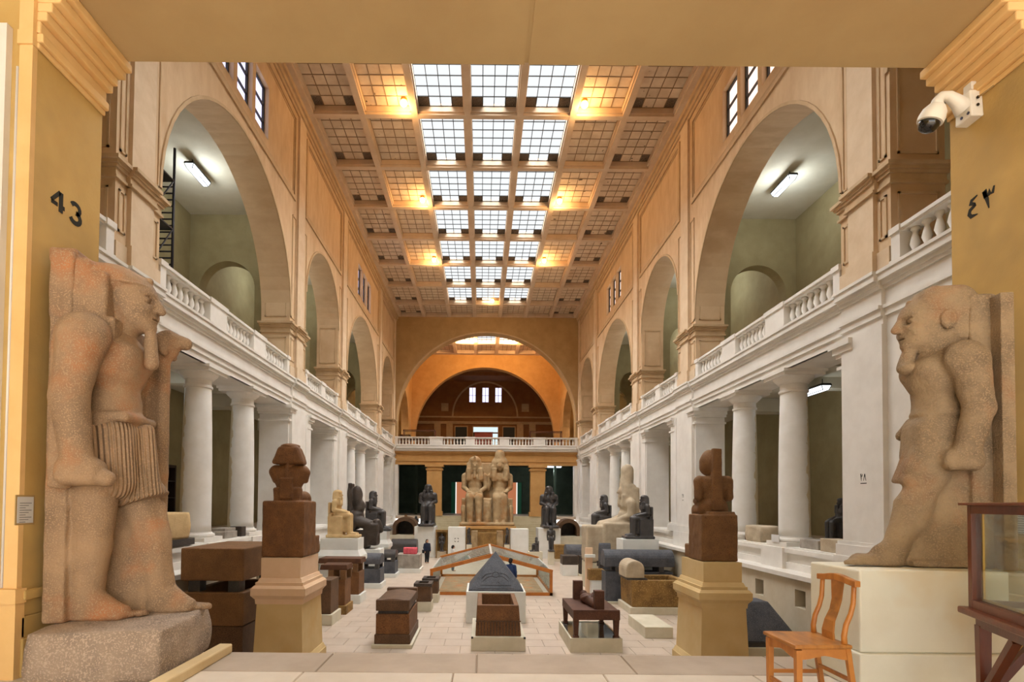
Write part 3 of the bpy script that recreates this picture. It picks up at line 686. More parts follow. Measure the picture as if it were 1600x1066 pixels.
strokes('painted_number', WR, ar2+[([(q[0]+.55, q[1]) for q in pl], w) for pl, w in ar8]+[([(-.05, -.62), (1.0, -.62)], .06)], (8.38, p.y, p.z), (0, -1, 0), (0, 0, 1), .17, .003, nrm=(-1, 0, 0))
# ---- paper notices
mat('paper', (206, 206, 204), rough=.7); mat('ink', (120, 120, 122), rough=.8); mat('paper_frame', (168, 140, 92), rough=.7)
def notice(label, px, py, X_, w, h, sg, tilt=0):
    d = ray(px, py); t_ = (X_-CAMP.x)/d.x; p = CAMP+d*t_
    t = thing('paper_notice', label, 'notice', tuple(p), 0); n = -sg
    B().box(0, n*.008, -w/2-.015, w/2+.015, -h/2-.015, h/2+.015).build('backing', 'paper_frame', t)
    B().box(n*.008, n*.011, -w/2, w/2, -h/2, h/2).build('sheet', 'paper', t)
    l = B()
    for i in range(9): l.box(n*.011, n*.012, -w/2+.02, w/2-.02-.03*(i % 3), h/2-.05-i*h*.09, h/2-.056-i*h*.09)
    l.build('text_lines', 'ink', t)
notice('white printed notice on the yellow wall left of the pink granite king', 38, 797, -JX, .16, .22, -1)
notice('white printed notice on the right yellow wall seen through the glass case', 1592, 814, JX, .16, .22, 1)
# ---- surveillance camera
mat('camera_white', (226, 220, 206), rough=.45); mat('dome_black', (16, 16, 18), rough=.08, spec=.8)
d_ = ray(1524, 168); p = CAMP+d_*((JX-CAMP.x)/d_.x)
t = thing('surveillance_camera', 'white dome surveillance camera on a curved arm on the right wall', 'camera', tuple(p))
B().frustum((-.12, 0, -.09, .09), -.14, (-.12, 0, -.075, .075), .12).build('mount', 'camera_white', t, bevel=.012)
B().box(-.08, -.0, -.05, .04, .14, .22).build('junction_box', 'camera_white', t, bevel=.006)
B().tube([(-.1, 0, -.02), (-.17, 0, .05), (-.26, -.01, .10), (-.34, -.02, .09), (-.38, -.02, .04), (-.385, -.02, -.02)], [.085, .06, .045, .042, .048, .06], 14).build('arm', 'camera_white', t, smooth=True)
h = B(); h.lathe([(.02, .03), (.07, .015), (.1, -.03), (.112, -.09), (.108, -.13), (.09, -.135)], seg=24); h.build('housing', 'camera_white', t, (-.39, -.02, -.02), smooth='auto').rotation_euler = (.25, .3, 0)
h = B(); h.lathe([(.092, -.12), (.088, -.16), (.07, -.195), (.04, -.215), (.002, -.22)], seg=24); h.build('dome', 'dome_black', t, (-.39, -.02, -.02), smooth=True).rotation_euler = (.25, .3, 0)
h = B()
for q in (-.04, .03): h.tube([(-.121, q-.02, -.1), (-.127, q-.02, -.1)], .014, 10); h.tube([(-.06, -.09, q), (-.06, -.097, q)], .014, 10)
h.build('gland', 'dome_black', t)
h = B(); h.tube([(-.05, -.06, .14), (-.01, -.16, .16), (-.012, -.34, .3), (-.012, -.5, .55), (-.01, -.55, .8)], .009, 6); h.tube([(-.06, -.08, .03), (-.02, -.2, .05), (-.015, -.32, .2), (-.012, -.5, .52)], .007, 6); h.build('cable', 'paper_frame', t, smooth=True)
# ---- scaffold tower in the left gallery
mat('scaffold_steel', (52, 50, 54), rough=.5, metal=.5)
y0 = 15.0; t = thing('scaffold_tower', 'dark metal scaffold tower standing in the upper left gallery', 'scaffold', (-10.3, 15.9, ZDECK))
for sx in (-.4, .4):
    for sy in (-.5, .5): B().tube([(sx, sy, 0), (sx, sy, 4.6 if (sx, sy) != (.4, .5) else 5.6)], .04, 8).build('standard', 'scaffold_steel', t, smooth=True)
for k in range(22):
    z = .2+k*.2; 
    for q in (-.5, .5): B().tube([(-.4, q, z), (.4, q, z)], .024, 6).build('rung', 'scaffold_steel', t, smooth=True)
for k in range(3):
    z = .2+k*1.5; B().tube([(.4, -.5, z), (.4, .5, z+1.4)], .022, 6).build('brace', 'scaffold_steel', t, smooth=True); B().tube([(-.4, .5, z), (-.4, -.5, z+1.4)], .022, 6).build('brace', 'scaffold_steel', t, smooth=True)
    B().box(-.42, .42, -.5, .5, z+1.35, z+1.39).build('deck', 'scaffold_steel', t)
# ---- cases seen on the end balcony and galleries
mat('case_wood', (96, 52, 28), (78, 40, 22), 4, .45, .05, 30, stretch=(1, 1, 5)); mat('case_red', (112, 46, 26), rough=.5)
def gallery_case(label, x, y, z, w, d, h, rz=0, cat='display case'):
    t = thing('display_case', label, cat, (x, y, z), rz)
    f = B()
    for sx in (-1, 1):
        for sy in (-1, 1): f.box(sx*w/2, sx*(w/2-.07), sy*d/2, sy*(d/2-.07), 0, h)
    for zz in (h*.45, h*.97):
        for sy in (-1, 1): f.box(-w/2, w/2, sy*d/2, sy*(d/2-.07), zz, zz+.07)
        for sx in (-1, 1): f.box(sx*w/2, sx*(w/2-.07), -d/2, d/2, zz, zz+.07)
    f.build('frame', 'case_wood', t); B().box(-w/2+.05, w/2-.05, -d/2+.05, d/2-.05, h*.42, h*.46).build('shelf', 'case_wood', t)
    B().box(-w/2+.02, w/2-.02, -d/2+.02, -d/2+.03, h*.5, h*.97).build('pane', 'glass', t)
gallery_case('wood framed glass case on the left of the end balcony', -6.3, 51.2, ZDECK, 3.0, .9, 1.6)
gallery_case('wood framed glass case on the right of the end balcony', 5.6, 51.2, ZDECK, 3.0, .9, 1.55)
gallery_case('low brown case on the left edge of the end balcony beside the taller case', -8.0+.2, 52.6, ZDECK, .9, .8, 1.3)
B_ = B(); B_.box(-1.1, 1.1, -.25, .25, 0, 3.3); B_.box(-1.15, 1.15, -.3, .3, 3.3, 3.4); t = thing('wooden_cabinet', 'reddish brown wooden cabinet before the far room doorway', 'cabinet', (-.2, 66.0, ZDECK)); B_.build('body', 'case_red', t)

for q in (-1, 1):
    dq = B().box(q*.02, q*1.0, -.27, -.25, .15, 3.2).build('door', 'case_red', t); B().box(q*.06, q*.1, -.3, -.27, 1.5, 1.7).build('handle', 'lamp_metal', dq)
gallery_case('brown case behind the balustrade in the first large right arch', 9.35+.7, 19.0, ZDECK, .9, 3.2, 1.15)
gallery_case('brown case behind the balustrade in the first small right arch', 10.2, 27.5, ZDECK, 1.0, 2.4, 1.3)
gallery_case('brown case behind the balustrade in the second large right arch', 10.0, 34.5, ZDECK, .9, 2.6, 1.6)
gallery_case('brown case behind the balustrade in the first small left arch', -10.0, 26.5, ZDECK, .9, 2.0, 1.2)
gallery_case('dark case behind the balustrade in the second large left arch', -9.9+.1, 34.0, ZDECK, .8, 1.6, 1.6)
gallery_case('tall wooden case at the edge of the upper right gallery above the crossing pier', 10.6, 11.0, ZDECK, .9, .5, 4.2)
# ================================================================== SCULPTING TOOL (distance field -> surface nets)
class S:
    def __init__(s, lo, hi, res):
        s.lo = np.array(lo, float); s.res = res; n = [int(math.ceil((h-l)/res))+1 for l, h in zip(lo, hi)]
        s.ax = [s.lo[i]+res*np.arange(n[i]) for i in range(3)]; s.d = np.full(n, 1e3, np.float32)
    def _go(s, lo, hi, k):
        m = k+3*s.res; sl = []
        for i in range(3):
            a = int(np.searchsorted(s.ax[i], lo[i]-m)); c = int(np.searchsorted(s.ax[i], hi[i]+m)); sl.append(slice(max(a, 0), max(min(c, len(s.ax[i])), a)))
        return tuple(sl), s.ax[0][sl[0]][:, None, None].astype(np.float32), s.ax[1][sl[1]][None, :, None].astype(np.float32), s.ax[2][sl[2]][None, None, :].astype(np.float32)
    def _put(s, sl, v, k, sub):
        a = s.d[sl]
        if a.size == 0: return s
        if sub:
            v = -v; h = np.clip(.5-.5*(v-a)/k*-1, 0, 1) if False else np.clip(.5+.5*(v-a)/k, 0, 1); s.d[sl] = a+(v-a)*h+k*h*(1-h)
        else:
            a = np.minimum(a, v+10*k+1); h = np.clip(.5+.5*(a-v)/k, 0, 1); s.d[sl] = a+(v-a)*h-k*h*(1-h)
        return s
    def ell(s, c, r, k=.02, sub=False):
        sl, x, y, z = s._go([c[i]-r[i] for i in range(3)], [c[i]+r[i] for i in range(3)], k)
        x = x-c[0]; y = y-c[1]; z = z-c[2]; k0 = np.sqrt((x/r[0])**2+(y/r[1])**2+(z/r[2])**2); k1 = np.sqrt((x/r[0]**2)**2+(y/r[1]**2)**2+(z/r[2]**2)**2)+1e-6
        return s._put(sl, k0*(k0-1)/k1, k, sub)
    def cap(s, a, b, ra, rb=None, k=.02, sub=False):
        rb = ra if rb is None else rb; R = max(ra, rb)
        sl, x, y, z = s._go([min(a[i], b[i])-R for i in range(3)], [max(a[i], b[i])+R for i in range(3)], k)
        ba = [b[i]-a[i] for i in range(3)]; L = sum(q*q for q in ba)+1e-9; x = x-a[0]; y = y-a[1]; z = z-a[2]
        h = np.clip((x*ba[0]+y*ba[1]+z*ba[2])/L, 0, 1); d = np.sqrt((x-ba[0]*h)**2+(y-ba[1]*h)**2+(z-ba[2]*h)**2)-(ra+(rb-ra)*h)
        return s._put(sl, d, k, sub)
    def box(s, c, h, rnd=.02, k=.02, sub=False, ry=0.0, top=(1, 1), shx=0.0):
        """ry rotates about y; top = scale of the x,y half sizes at the top relative to the bottom; shx leans the top forward"""
        R = math.sqrt(sum(q*q for q in h)) if ry else 0; e = [max(h[0], R)*max(1, top[0])+abs(shx), h[1]*max(1, top[1]), max(h[2], R)]
        sl, x, y, z = s._go([c[i]-e[i] for i in range(3)], [c[i]+e[i] for i in range(3)], k)
        x = x-c[0]; y = y-c[1]; z = z-c[2]
        if ry: x, z = x*math.cos(ry)-z*math.sin(ry), x*math.sin(ry)+z*math.cos(ry)
        t = np.clip(z/h[2]*.5+.5, 0, 1); x = x-shx*t
        rnd = min(rnd, min(h)*.98)
        qx = np.abs(x)-(h[0]*(1+(top[0]-1)*t)-rnd); qy = np.abs(y)-(h[1]*(1+(top[1]-1)*t)-rnd); qz = np.abs(z)-(h[2]-rnd)+0*qx
        d = np.sqrt(np.maximum(qx, 0)**2+np.maximum(qy, 0)**2+np.maximum(qz, 0)**2)+np.minimum(np.maximum(np.maximum(qx, qy), qz), 0)-rnd
        return s._put(sl, d, k, sub)
    def mesh(s, name, mt, rough=0.0, rs=6.0):
        d = s.d; g = d < 0; nx, ny, nz = d.shape; lo, res = s.lo, s.res
        cnt = np.zeros((nx-1, ny-1, nz-1), np.int8)
        for i in (0, 1):
            for j in (0, 1):
                for k in (0, 1): cnt += g[i:nx-1+i, j:ny-1+j, k:nz-1+k]
        act = (cnt > 0) & (cnt < 8); I, J, K = np.nonzero(act); idx = np.full(act.shape, -1, np.int32); idx[I, J, K] = np.arange(len(I))
        P = np.zeros((len(I), 3)); C = np.zeros(len(I))
        co = [(0,0,0),(1,0,0),(0,1,0),(1,1,0),(0,0,1),(1,0,1),(0,1,1),(1,1,1)]
        for a, c in [(0,1),(2,3),(4,5),(6,7),(0,2),(1,3),(4,6),(5,7),(0,4),(1,5),(2,6),(3,7)]:
            A, Cc = co[a], co[c]; da = d[I+A[0], J+A[1], K+A[2]].astype(float); dc = d[I+Cc[0], J+Cc[1], K+Cc[2]].astype(float); w = (da < 0) != (dc < 0)
            t = np.where(w, da/np.where(w, da-dc, 1), 0); t = np.clip(t, 0, 1)
            for q in range(3): P[:, q] += np.where(w, A[q]+(Cc[q]-A[q])*t, 0)
            C += w
        P = P/C[:, None]+np.stack([I, J, K], 1); V = lo+P*res; Fs = []
        for axn in range(3):
            sh = [nx, ny, nz]; s0 = [slice(1, n-1) for n in sh]; s1 = list(s0); s0[axn] = slice(0, sh[axn]-1); s1[axn] = slice(1, sh[axn])
            g0 = g[tuple(s0)]; g1 = g[tuple(s1)]; Q = np.argwhere(g0 != g1); fl = g0[g0 != g1]
            base = Q.copy()
            for q in range(3):
                if q != axn: base[:, q] += 1
            o1, o2 = [(1, 2), (2, 0), (0, 1)][axn]; e1 = np.zeros(3, int); e1[o1] = 1; e2 = np.zeros(3, int); e2[o2] = 1
            q = [idx[tuple((base-e).T)] for e in (e1+e2, e2, 0*e1, e1)]
            f = np.stack(q, 1); f[~fl] = f[~fl][:, ::-1]; Fs.append(f)
        Fa = np.concatenate(Fs); Fa = Fa[(Fa >= 0).all(1)]
        if rough:
            for i in range(len(V)): n3 = mnoise.noise_vector(Vector(V[i]*rs)); V[i] += np.array(n3)*rough
        me = bpy.data.meshes.new(name); me.vertices.add(len(V)); me.vertices.foreach_set('co', V.ravel()); n = len(Fa)
        me.loops.add(4*n); me.loops.foreach_set('vertex_index', Fa.ravel().astype(np.int32)); me.polygons.add(n)
        me.polygons.foreach_set('loop_start', np.arange(0, 4*n, 4, dtype=np.int32)); me.polygons.foreach_set('loop_total', np.full(n, 4, np.int32))
        me.polygons.foreach_set('use_smooth', np.ones(n, bool)); me.update(); me.validate(); me.materials.append(MATS[mt]); return me
# stone materials
mat('pink_granite', (160, 132, 102), (126, 104, 82), 2.2, .7, .5, 60, speck=(164, 136, 106), sscale=90, sth=.55, c3=(172, 116, 76), s3=1.6)
mat('pink_granite_pale', (156, 134, 104), (120, 102, 80), 3.0, .75, 1.0, 30, speck=(154, 130, 102), sscale=80, sth=.54, c3=(162, 112, 76), s3=1.3)
mat('base_granite', (164, 146, 128), (130, 116, 104), 2.5, .8, .8, 40, speck=(184, 164, 146), sscale=80, sth=.54)
mat('red_granite', (134, 92, 54), (112, 76, 46), 3, .6, .3, 60, speck=(84, 52, 32), sscale=60, sth=.56)
mat('red_granite_dark', (110, 82, 58), (92, 68, 48), 3, .6, .3, 60, speck=(64, 44, 32), sscale=60, sth=.56)
mat('quartzite', (130, 94, 58), (112, 80, 50), 2.5, .7, .4, 50, speck=(92, 60, 40), sscale=50, sth=.58)
mat('black_granite', (64, 60, 58), (48, 46, 46), 3, .42, .3, 50, speck=(88, 84, 80), sscale=60, sth=.6, spec=.5)
mat('grey_granite', (84, 86, 92), (64, 66, 72), 3, .55, .4, 50, speck=(112, 112, 116), sscale=60, sth=.58)
mat('brown_black', (70, 60, 52), (52, 45, 40), 3, .5, .4, 45, speck=(96, 84, 72), sscale=60, sth=.6)
mat('limestone', (206, 178, 130), (186, 156, 110), 2.5, .8, .5, 35)
mat('limestone_grey', (190, 174, 148), (168, 152, 128), 2.5, .8, .5, 35)
mat('colossus_stone', (182, 158, 120), (150, 126, 92), 2.0, .8, .5, 10, c3=(160, 116, 70), s3=.9)
mat('gold_stone', (150, 116, 64), (112, 84, 46), 2.2, .7, .5, 30, speck=(176, 140, 84), sscale=30, sth=.58)
mat('rough_stone', (168, 160, 148), (140, 132, 122), 3, .85, .6, 25)
mat('pedestal_cream', (212, 186, 136), (204, 176, 124), 1.5, .65, .05, 25, c3=(206, 166, 104), s3=.5)
mat('pedestal_white', (228, 228, 222), (218, 218, 210), 1.5, .6, .04, 25)
mat('pedestal_pink', (228, 196, 164), (220, 186, 150), 1.5, .6, .04, 25)
mat('base_block', (214, 206, 184), (200, 192, 168), 1.5, .7, .06, 25)
mat('cap_wood', (96, 62, 40), (78, 50, 34), 4, .6, .1, 30)
def pleats(name, base):
    M = mat(name, *base); N = M.node_tree.nodes; L = M.node_tree.links; P = N['Principled BSDF']
    tc = N.new('ShaderNodeTexCoord'); w = N.new('ShaderNodeTexWave'); w.wave_type = 'BANDS'; w.bands_direction = 'DIAGONAL'; w.inputs['Scale'].default_value = 9; w.inputs['Distortion'].default_value = .4
    mp = N.new('ShaderNodeMapping'); mp.inputs['Scale'].default_value = (1.6, 1.6, .12); L.new(tc.outputs['Object'], mp.inputs[0]); L.new(mp.outputs[0], w.inputs['Vector'])
    b = N.new('ShaderNodeBump'); b.inputs['Strength'].default_value = .9; b.inputs['Distance'].default_value = .02; L.new(w.outputs[0], b.inputs['Height'])
    old = P.inputs['Normal'].links[0].from_socket; L.new(old, b.inputs['Normal']); L.new(b.outputs[0], P.inputs['Normal'])
pleats('pleated_granite', ((170, 138, 106), (142, 118, 92), 2.2, .7, .4, 60, (176, 142, 112), 70, .57))
# ================================================================== THE TWO KINGS AT THE ENTRANCE
def toes(s, x, y, sgn, L=.12, r=.026):
    for i in range(5):
        yy = y-sgn*(.088-.042*i); l = L*(1-.09*i); s.cap((x-.06, yy, .04), (x+l-.012*i*i, yy, .032), r*(1.3-.08*i), r*(1.2-.08*i), .006)
def king_left():
    s = S((-.42, -.72, -.02), (.95, .66, 3.2), .0165)
    s.box((-.27, 0, 1.5), (.085, .33, 1.5), .02)                                   # back pillar
    s.box((-.27, .0, 2.8), (.09, .33, .28), .03, .03)
    # legs and stone fill
    s.cap((-.05, -.16, 1.2), (-.07, -.16, .62), .19, .145, .03); s.cap((-.07, -.16, .62), (-.1, -.16, .12), .15, .115, .03); s.ell((-.12, -.16, .55), (.15, .13, .2), .05)
    s.cap((.10, .16, 1.2), (.28, .15, .66), .19, .15, .03); s.cap((.28, .15, .66), (.36, .15, .12), .15, .115, .03); s.ell((.27, .15, .55), (.15, .13, .2), .05)
    s.cap((.34, .15, .95), (.44, .15, .2), .05, .04, .04)
    s.box((-.02, .14, .55), (.28, .11, .56), .03, .03)
    s.box((.02, -.16, .06), (.21, .125, .06), .05, .04, top=(.75, .8)); s.ell((-.05, -.16, .12), (.16, .11, .12), .05); s.cap((-.05, -.16, .14), (.18, -.16, .06), .1, .07, .04); toes(s, .2, -.16, -1)
    s.box((.46, .15, .06), (.21, .125, .06), .05, .04, top=(.75, .8)); s.ell((.4, .15, .12), (.16, .11, .12), .05); s.cap((.4, .15, .14), (.6, .15, .06), .1, .07, .04); toes(s, .63, .15, -1)
    # torso
    s.ell((.0, 0, 1.62), (.23, .29, .26), .05); s.box((.0, 0, 1.71), (.245, .3, .045), .04, .02); s.ell((.0, 0, 1.85), (.21, .25, .25), .06); s.ell((.02, 0, 2.2), (.23, .33, .3), .06)
    s.ell((.16, -.14, 2.25), (.1, .15, .12), .05); s.ell((.16, .14, 2.25), (.1, .15, .12), .05)
    s.cap((-.04, -.36, 2.37), (-.04, .36, 2.37), .155, .155, .05)
    # near arm
    s.ell((-.05, -.42, 2.33), (.2, .17, .2), .04); s.cap((-.05, -.44, 2.3), (-.11, -.47, 1.82), .17, .135, .04); s.cap((-.11, -.47, 1.82), (-.05, -.46, 1.36), .14, .115, .03)
    s.box((-.02, -.46, 1.23), (.17, .115, .11), .08, .05); s.cap((.12, -.46, 1.2), (.17, -.46, 1.18), .075, .07, .02)
    s.box((-.2, -.4, 1.7), (.08, .05, .6), .03, .02)
    # far arm, staff and ram head
    s.cap((-.03, .44, 2.3), (-.05, .46, 1.8), .16, .13, .04); s.cap((-.05, .46, 1.8), (.1, .46, 1.4), .13, .11, .03)
    s.cap((.22, .47, .1), (.22, .47, 2.42), .062, .062, .02); s.box((.05, .47, 1.2), (.14, .04, 1.15), .02, .02)
    s.ell((.24, .47, 2.5), (.12, .1, .15), .03); s.cap((.26, .47, 2.56), (.42, .47, 2.53), .09, .06, .03); s.cap((.2, .4, 2.56), (.26, .36, 2.42), .05, .04, .02); s.cap((.2, .54, 2.56), (.26, .58, 2.42), .05, .04, .02)
    s.cap((.0, 0, 2.36), (.02, 0, 2.6), .15, .14, .04)
    return s.mesh('body', 'pink_granite', .006, 9)
class Sc:
    """scaled view of a sculpt grid, for enlarging heads"""
    def __init__(h, s, o, f): h.s = s; h.o = o; h.f = f
    def p(h, c): return tuple(h.o[i]+(c[i]-h.o[i])*h.f for i in range(3))
    def ell(h, c, r, k=.02, sub=False): h.s.ell(h.p(c), tuple(q*h.f for q in r), k, sub); return h
    def cap(h, a, b, ra, rb=None, k=.02, sub=False): h.s.cap(h.p(a), h.p(b), ra*h.f, (rb or ra)*h.f, k, sub); return h
    def box(h, c, hh, rnd=.02, k=.02, sub=False, **kw): h.s.box(h.p(c), tuple(q*h.f for q in hh), rnd*h.f, k, sub, **kw); return h
def face(h, x, z):
    """face of unit size, facing +x, centred at eye level z; x = depth of the brow"""
    h.ell((x-.17, 0, z), (.2, .175, .22), .01); h.ell((x-.11, 0, z-.13), (.13, .14, .12), .05); h.ell((x-.035, 0, z-.205), (.055, .065, .045), .03)
    h.cap((x+.0, 0, z+.045), (x+.055, 0, z-.065), .022, .034, .018); h.ell((x+.02, .028, z-.075), (.03, .02, .018), .01); h.ell((x+.02, -.028, z-.075), (.03, .02, .018), .01)
    h.ell((x-.005, 0, z-.128), (.034, .062, .016), .006); h.ell((x-.008, 0, z-.158), (.032, .052, .016), .006); h.ell((x+.012, 0, z-.143), (.03, .05, .004), .003, True)
    for q in (-1, 1):
        h.ell((x-.002, q*.08, z+.0), (.034, .06, .034), .015, True); h.ell((x-.036, q*.078, z-.002), (.034, .05, .024), .003)
        h.cap((x-.012, q*.035, z+.02), (x-.045, q*.125, z+.015), .009, .008, .005); h.cap((x-.016, q*.035, z-.022), (x-.05, q*.12, z-.016), .008, .007, .005)
        h.cap((x+.002, q*.03, z+.052), (x-.05, q*.14, z+.046), .015, .012, .012); h.ell((x-.06, q*.1, z-.09), (.06, .055, .05), .03)
def king_left_head():
    s = S((-.5, -.46, 2.1), (.56, .46, 3.3), .0092); h = Sc(s, (0, 0, 2.5), 1.1)
    h.cap((.0, 0, 2.35), (.03, 0, 2.64), .15, .14, .03); face(h, .285, 2.74)
    h.ell((-.06, 0, 2.87), (.28, .245, .155), .012); h.ell((.035, 0, 2.845), (.25, .222, .032), .006)
    for q in (-1, 1): h.box((-.13, q*.19, 2.65), (.185, .1, .235), .035, .015, top=(1, .9)); h.box((.06, q*.205, 2.37), (.055, .075, .17), .02, .01)
    h.box((-.2, 0, 2.75), (.14, .28, .24), .06, .03); h.cap((.235, 0, 2.86), (.25, 0, 2.915), .02, .024, .01); h.cap((.1, 0, 2.955), (.24, 0, 2.915), .022, .02, .02)
    h.cap((.262, 0, 2.52), (.27, 0, 2.25), .04, .058, .008); h.box((-.26, 0, 2.99), (.1, .27, .06), .03, .02)
    return s.mesh('head', 'pink_granite', .0035, 10)
def king_left_kilt():
    s = S((-.32, -.5, .8), (.6, .5, 1.85), .0165)
    s.box((.01, 0, 1.38), (.265, .315, .36), .16, .04, top=(.9, .93), shx=-.02); s.cap((.16, .1, 1.1), (.24, .1, 1.0), .2, .2, .06); s.cap((.28, 0, 1.62), (.3, .02, 1.04), .06, .1, .05)
    s.box((.3, .05, .9), (.6, .6, .12), .02, .01, True, ry=-.35)
    return s.mesh('kilt', 'pleated_granite', .002, 9)
kp = at(150, 960, 4.72)
KL = thing('king_statue', 'pink granite standing king with beard and striped headcloth holding a staff, left of entrance', 'statue', (-4.26+.44, 5.0, 3.2), math.radians(8)); KL.scale = (1.05, .98, 1.05)
put('body', king_left(), KL); put('head', king_left_head(), KL); put('kilt', king_left_kilt(), KL)
def rock(name, mt, x0, x1, y0, y1, z0, z1, seed, amp=.05, n=14, parent=None, chip=None):
    bm = bmesh.new(); bmesh.ops.create_cube(bm, size=1); bmesh.ops.subdivide_edges(bm, edges=bm.edges[:], cuts=n, use_grid_fill=True); off = Vector((seed*3.1, seed*1.7, seed))
    for v in bm.verts:
        c = v.co.copy(); m_ = max(abs(c.x), abs(c.y), abs(c.z)); r = c.length
        f = 1-.16*max(0, (r/.5-1.25))
        p = Vector(((x0+x1)/2+c.x*(x1-x0)*f, (y0+y1)/2+c.y*(y1-y0)*f, (z0+z1)/2+c.z*(z1-z0)*(1-.06*max(0, r/.5-1.3))))
        nz = mnoise.noise_vector(p*2.3+off)*amp+mnoise.noise_vector(p*7+off)*amp*.35
        if abs(c.z+.5) < 1e-4: nz.z = 0
        if abs(c.z-.5) < 1e-4: nz.z *= .35
        v.co = p+nz
        if chip: chip(v, c)
    me = bpy.data.meshes.new(name); bm.to_mesh(me); bm.free(); me.materials.append(MATS[mt])
    for p in me.polygons: p.use_smooth = True
    return put(name, me, parent)
rock('base', 'base_granite', -.28, .73, -.72, .42, -.395, .01, 4, .045, 16, KL)
mat('kerb_stone', (206, 186, 146), (196, 172, 130), 2, .75, .1, 20)
tg = tag(B().bar((-2.9, 3.55, ZL+.045), (-2.9, 5.35, ZL+.045), .13, .09).build('kerb_beam', 'kerb_stone', bevel=.015), 'cream stone kerb on the floor beside the left king statue base', 'kerb')
# right king
def king_right():
    s = S((-.55, -.52, -.02), (1.0, .56, 2.56), .0145)
    s.box((-.25, 0, 1.2), (.1, .22, 1.2), .02)
    # fill and rear leg
    s.box((-.05, -.02, .45), (.3, .17, .46), .05, .05, top=(.8, 1)); s.cap((-.08, -.12, .95), (-.1, -.12, .12), .15, .11, .04)
    # advanced near leg
    s.cap((.06, .1, 1.0), (.24, .11, .56), .165, .125, .04); s.cap((.24, .11, .56), (.42, .11, .12), .13, .085, .04); s.ell((.24, .11, .42), (.12, .11, .17), .05); s.cap((.33, .11, .55), (.46, .11, .15), .045, .04, .04)
    s.box((.2, .05, .3), (.26, .07, .3), .03, .05, top=(.6, 1)); s.box((.56, .11, .05), (.22, .1, .05), .045, .05, top=(.75, .8)); s.ell((.46, .11, .1), (.13, .09, .11), .05)
    for i in range(5): s.cap((.72, .185-.038*i, .035), (.82-.02*i, .185-.038*i, .028), .026-.002*i, .023-.002*i, .006)
    s.box((.0, .0, .03), (.3, .2, .03), .02, .03)
    # kilt with pointed apron
    s.box((.03, 0, 1.12), (.23, .25, .24), .12, .05, top=(.82, .85)); s.box((.22, .02, 1.0), (.13, .15, .26), .04, .05, top=(.35, .5), shx=-.1); s.cap((.05, .1, .98), (.15, .1, .85), .17, .16, .05)
    s.ell((.0, 0, 1.36), (.2, .23, .05), .02)
    # torso
    s.ell((.0, 0, 1.42), (.18, .21, .2), .05); s.ell((.02, 0, 1.7), (.21, .27, .24), .06); s.ell((.14, .12, 1.76), (.1, .13, .1), .05); s.ell((.14, -.12, 1.76), (.1, .13, .1), .05)
    s.cap((-.06, -.27, 1.84), (-.06, .27, 1.84), .125, .125, .05); s.ell((-.07, .31, 1.8), (.17, .11, .17), .04)
    s.cap((-.08, .32, 1.78), (-.14, .34, 1.38), .145, .115, .04); s.cap((-.14, .34, 1.38), (-.06, .33, 1.04), .115, .1, .03); s.box((-.02, .33, .93), (.15, .085, .09), .07, .05)
    s.cap((-.05, -.32, 1.78), (-.06, -.33, 1.1), .12, .1, .04); s.cap((.05, -.3, 1.3), (.17, -.28, 1.2), .08, .05, .03)
    s.cap((.0, 0, 1.85), (.02, 0, 1.98), .13, .13, .04)
    return s.mesh('body', 'pink_granite_pale', .007, 9)
def king_right_head():
    s = S((-.42, -.38, 1.7), (.5, .38, 2.62), .009); h = Sc(s, (0, 0, 2.0), 1.06)
    h.cap((.0, 0, 1.97), (.02, 0, 2.1), .14, .14, .03); face(h, .255, 2.2)
    h.box((-.05, 0, 2.335), (.23, .2, .165), .15, .03, top=(.97, .92)); h.ell((.03, 0, 2.27), (.225, .2, .022), .006); h.box((-.16, 0, 2.18), (.13, .19, .2), .09, .04, top=(1.25, 1))
    for q in (-1, 1):
        h.ell((.0, q*.185, 2.18), (.062, .035, .085), .008); h.ell((.008, q*.215, 2.188), (.034, .024, .05), .006, True); h.ell((.018, q*.2, 2.165), (.016, .014, .02), .006)
    h.cap((.19, 0, 2.28), (.2, 0, 2.37), .024, .026, .01); h.cap((.2, .0, 1.97), (.235, .0, 1.84), .05, .06, .02); h.ell((.22, .02, 1.8), (.09, .095, .055), .03)
    return s.mesh('head', 'pink_granite_pale', .004, 10)
KR = thing('king_statue', 'weathered granite striding king with smooth round crown on white plinth, right of entrance', 'statue', (3.55, 4.72, 3.75), PI-math.radians(8)); KR.scale = (1, .78, .96)
put('body', king_right(), KR); put('head', king_right_head(), KR)
s = B(); s.box(-.40, -.30, -.36, .36, 0, 2.36); s.build('back_slab', 'pink_granite_pale', KR, bevel=.01)
mat('plinth_white', (222, 220, 204), (212, 208, 190), 1.5, .7, .06, 25, c3=(214, 196, 160), s3=.8)
PLN = thing('statue_plinth', 'large white painted plinth under the right king statue', 'plinth', (0, 0, ZL))
xa, xb2 = fx(1343, 893, 4.4), fx(1577, 890, 4.4)
B().box(xa, xb2, 4.4, 5.06, .3, .96).build('upper_block', 'plinth_white', PLN, bevel=.015); B().box(xa-.03, xb2+.1, 4.36, 5.09, 0, .3).build('lower_block', 'plinth_white', PLN, bevel=.012)
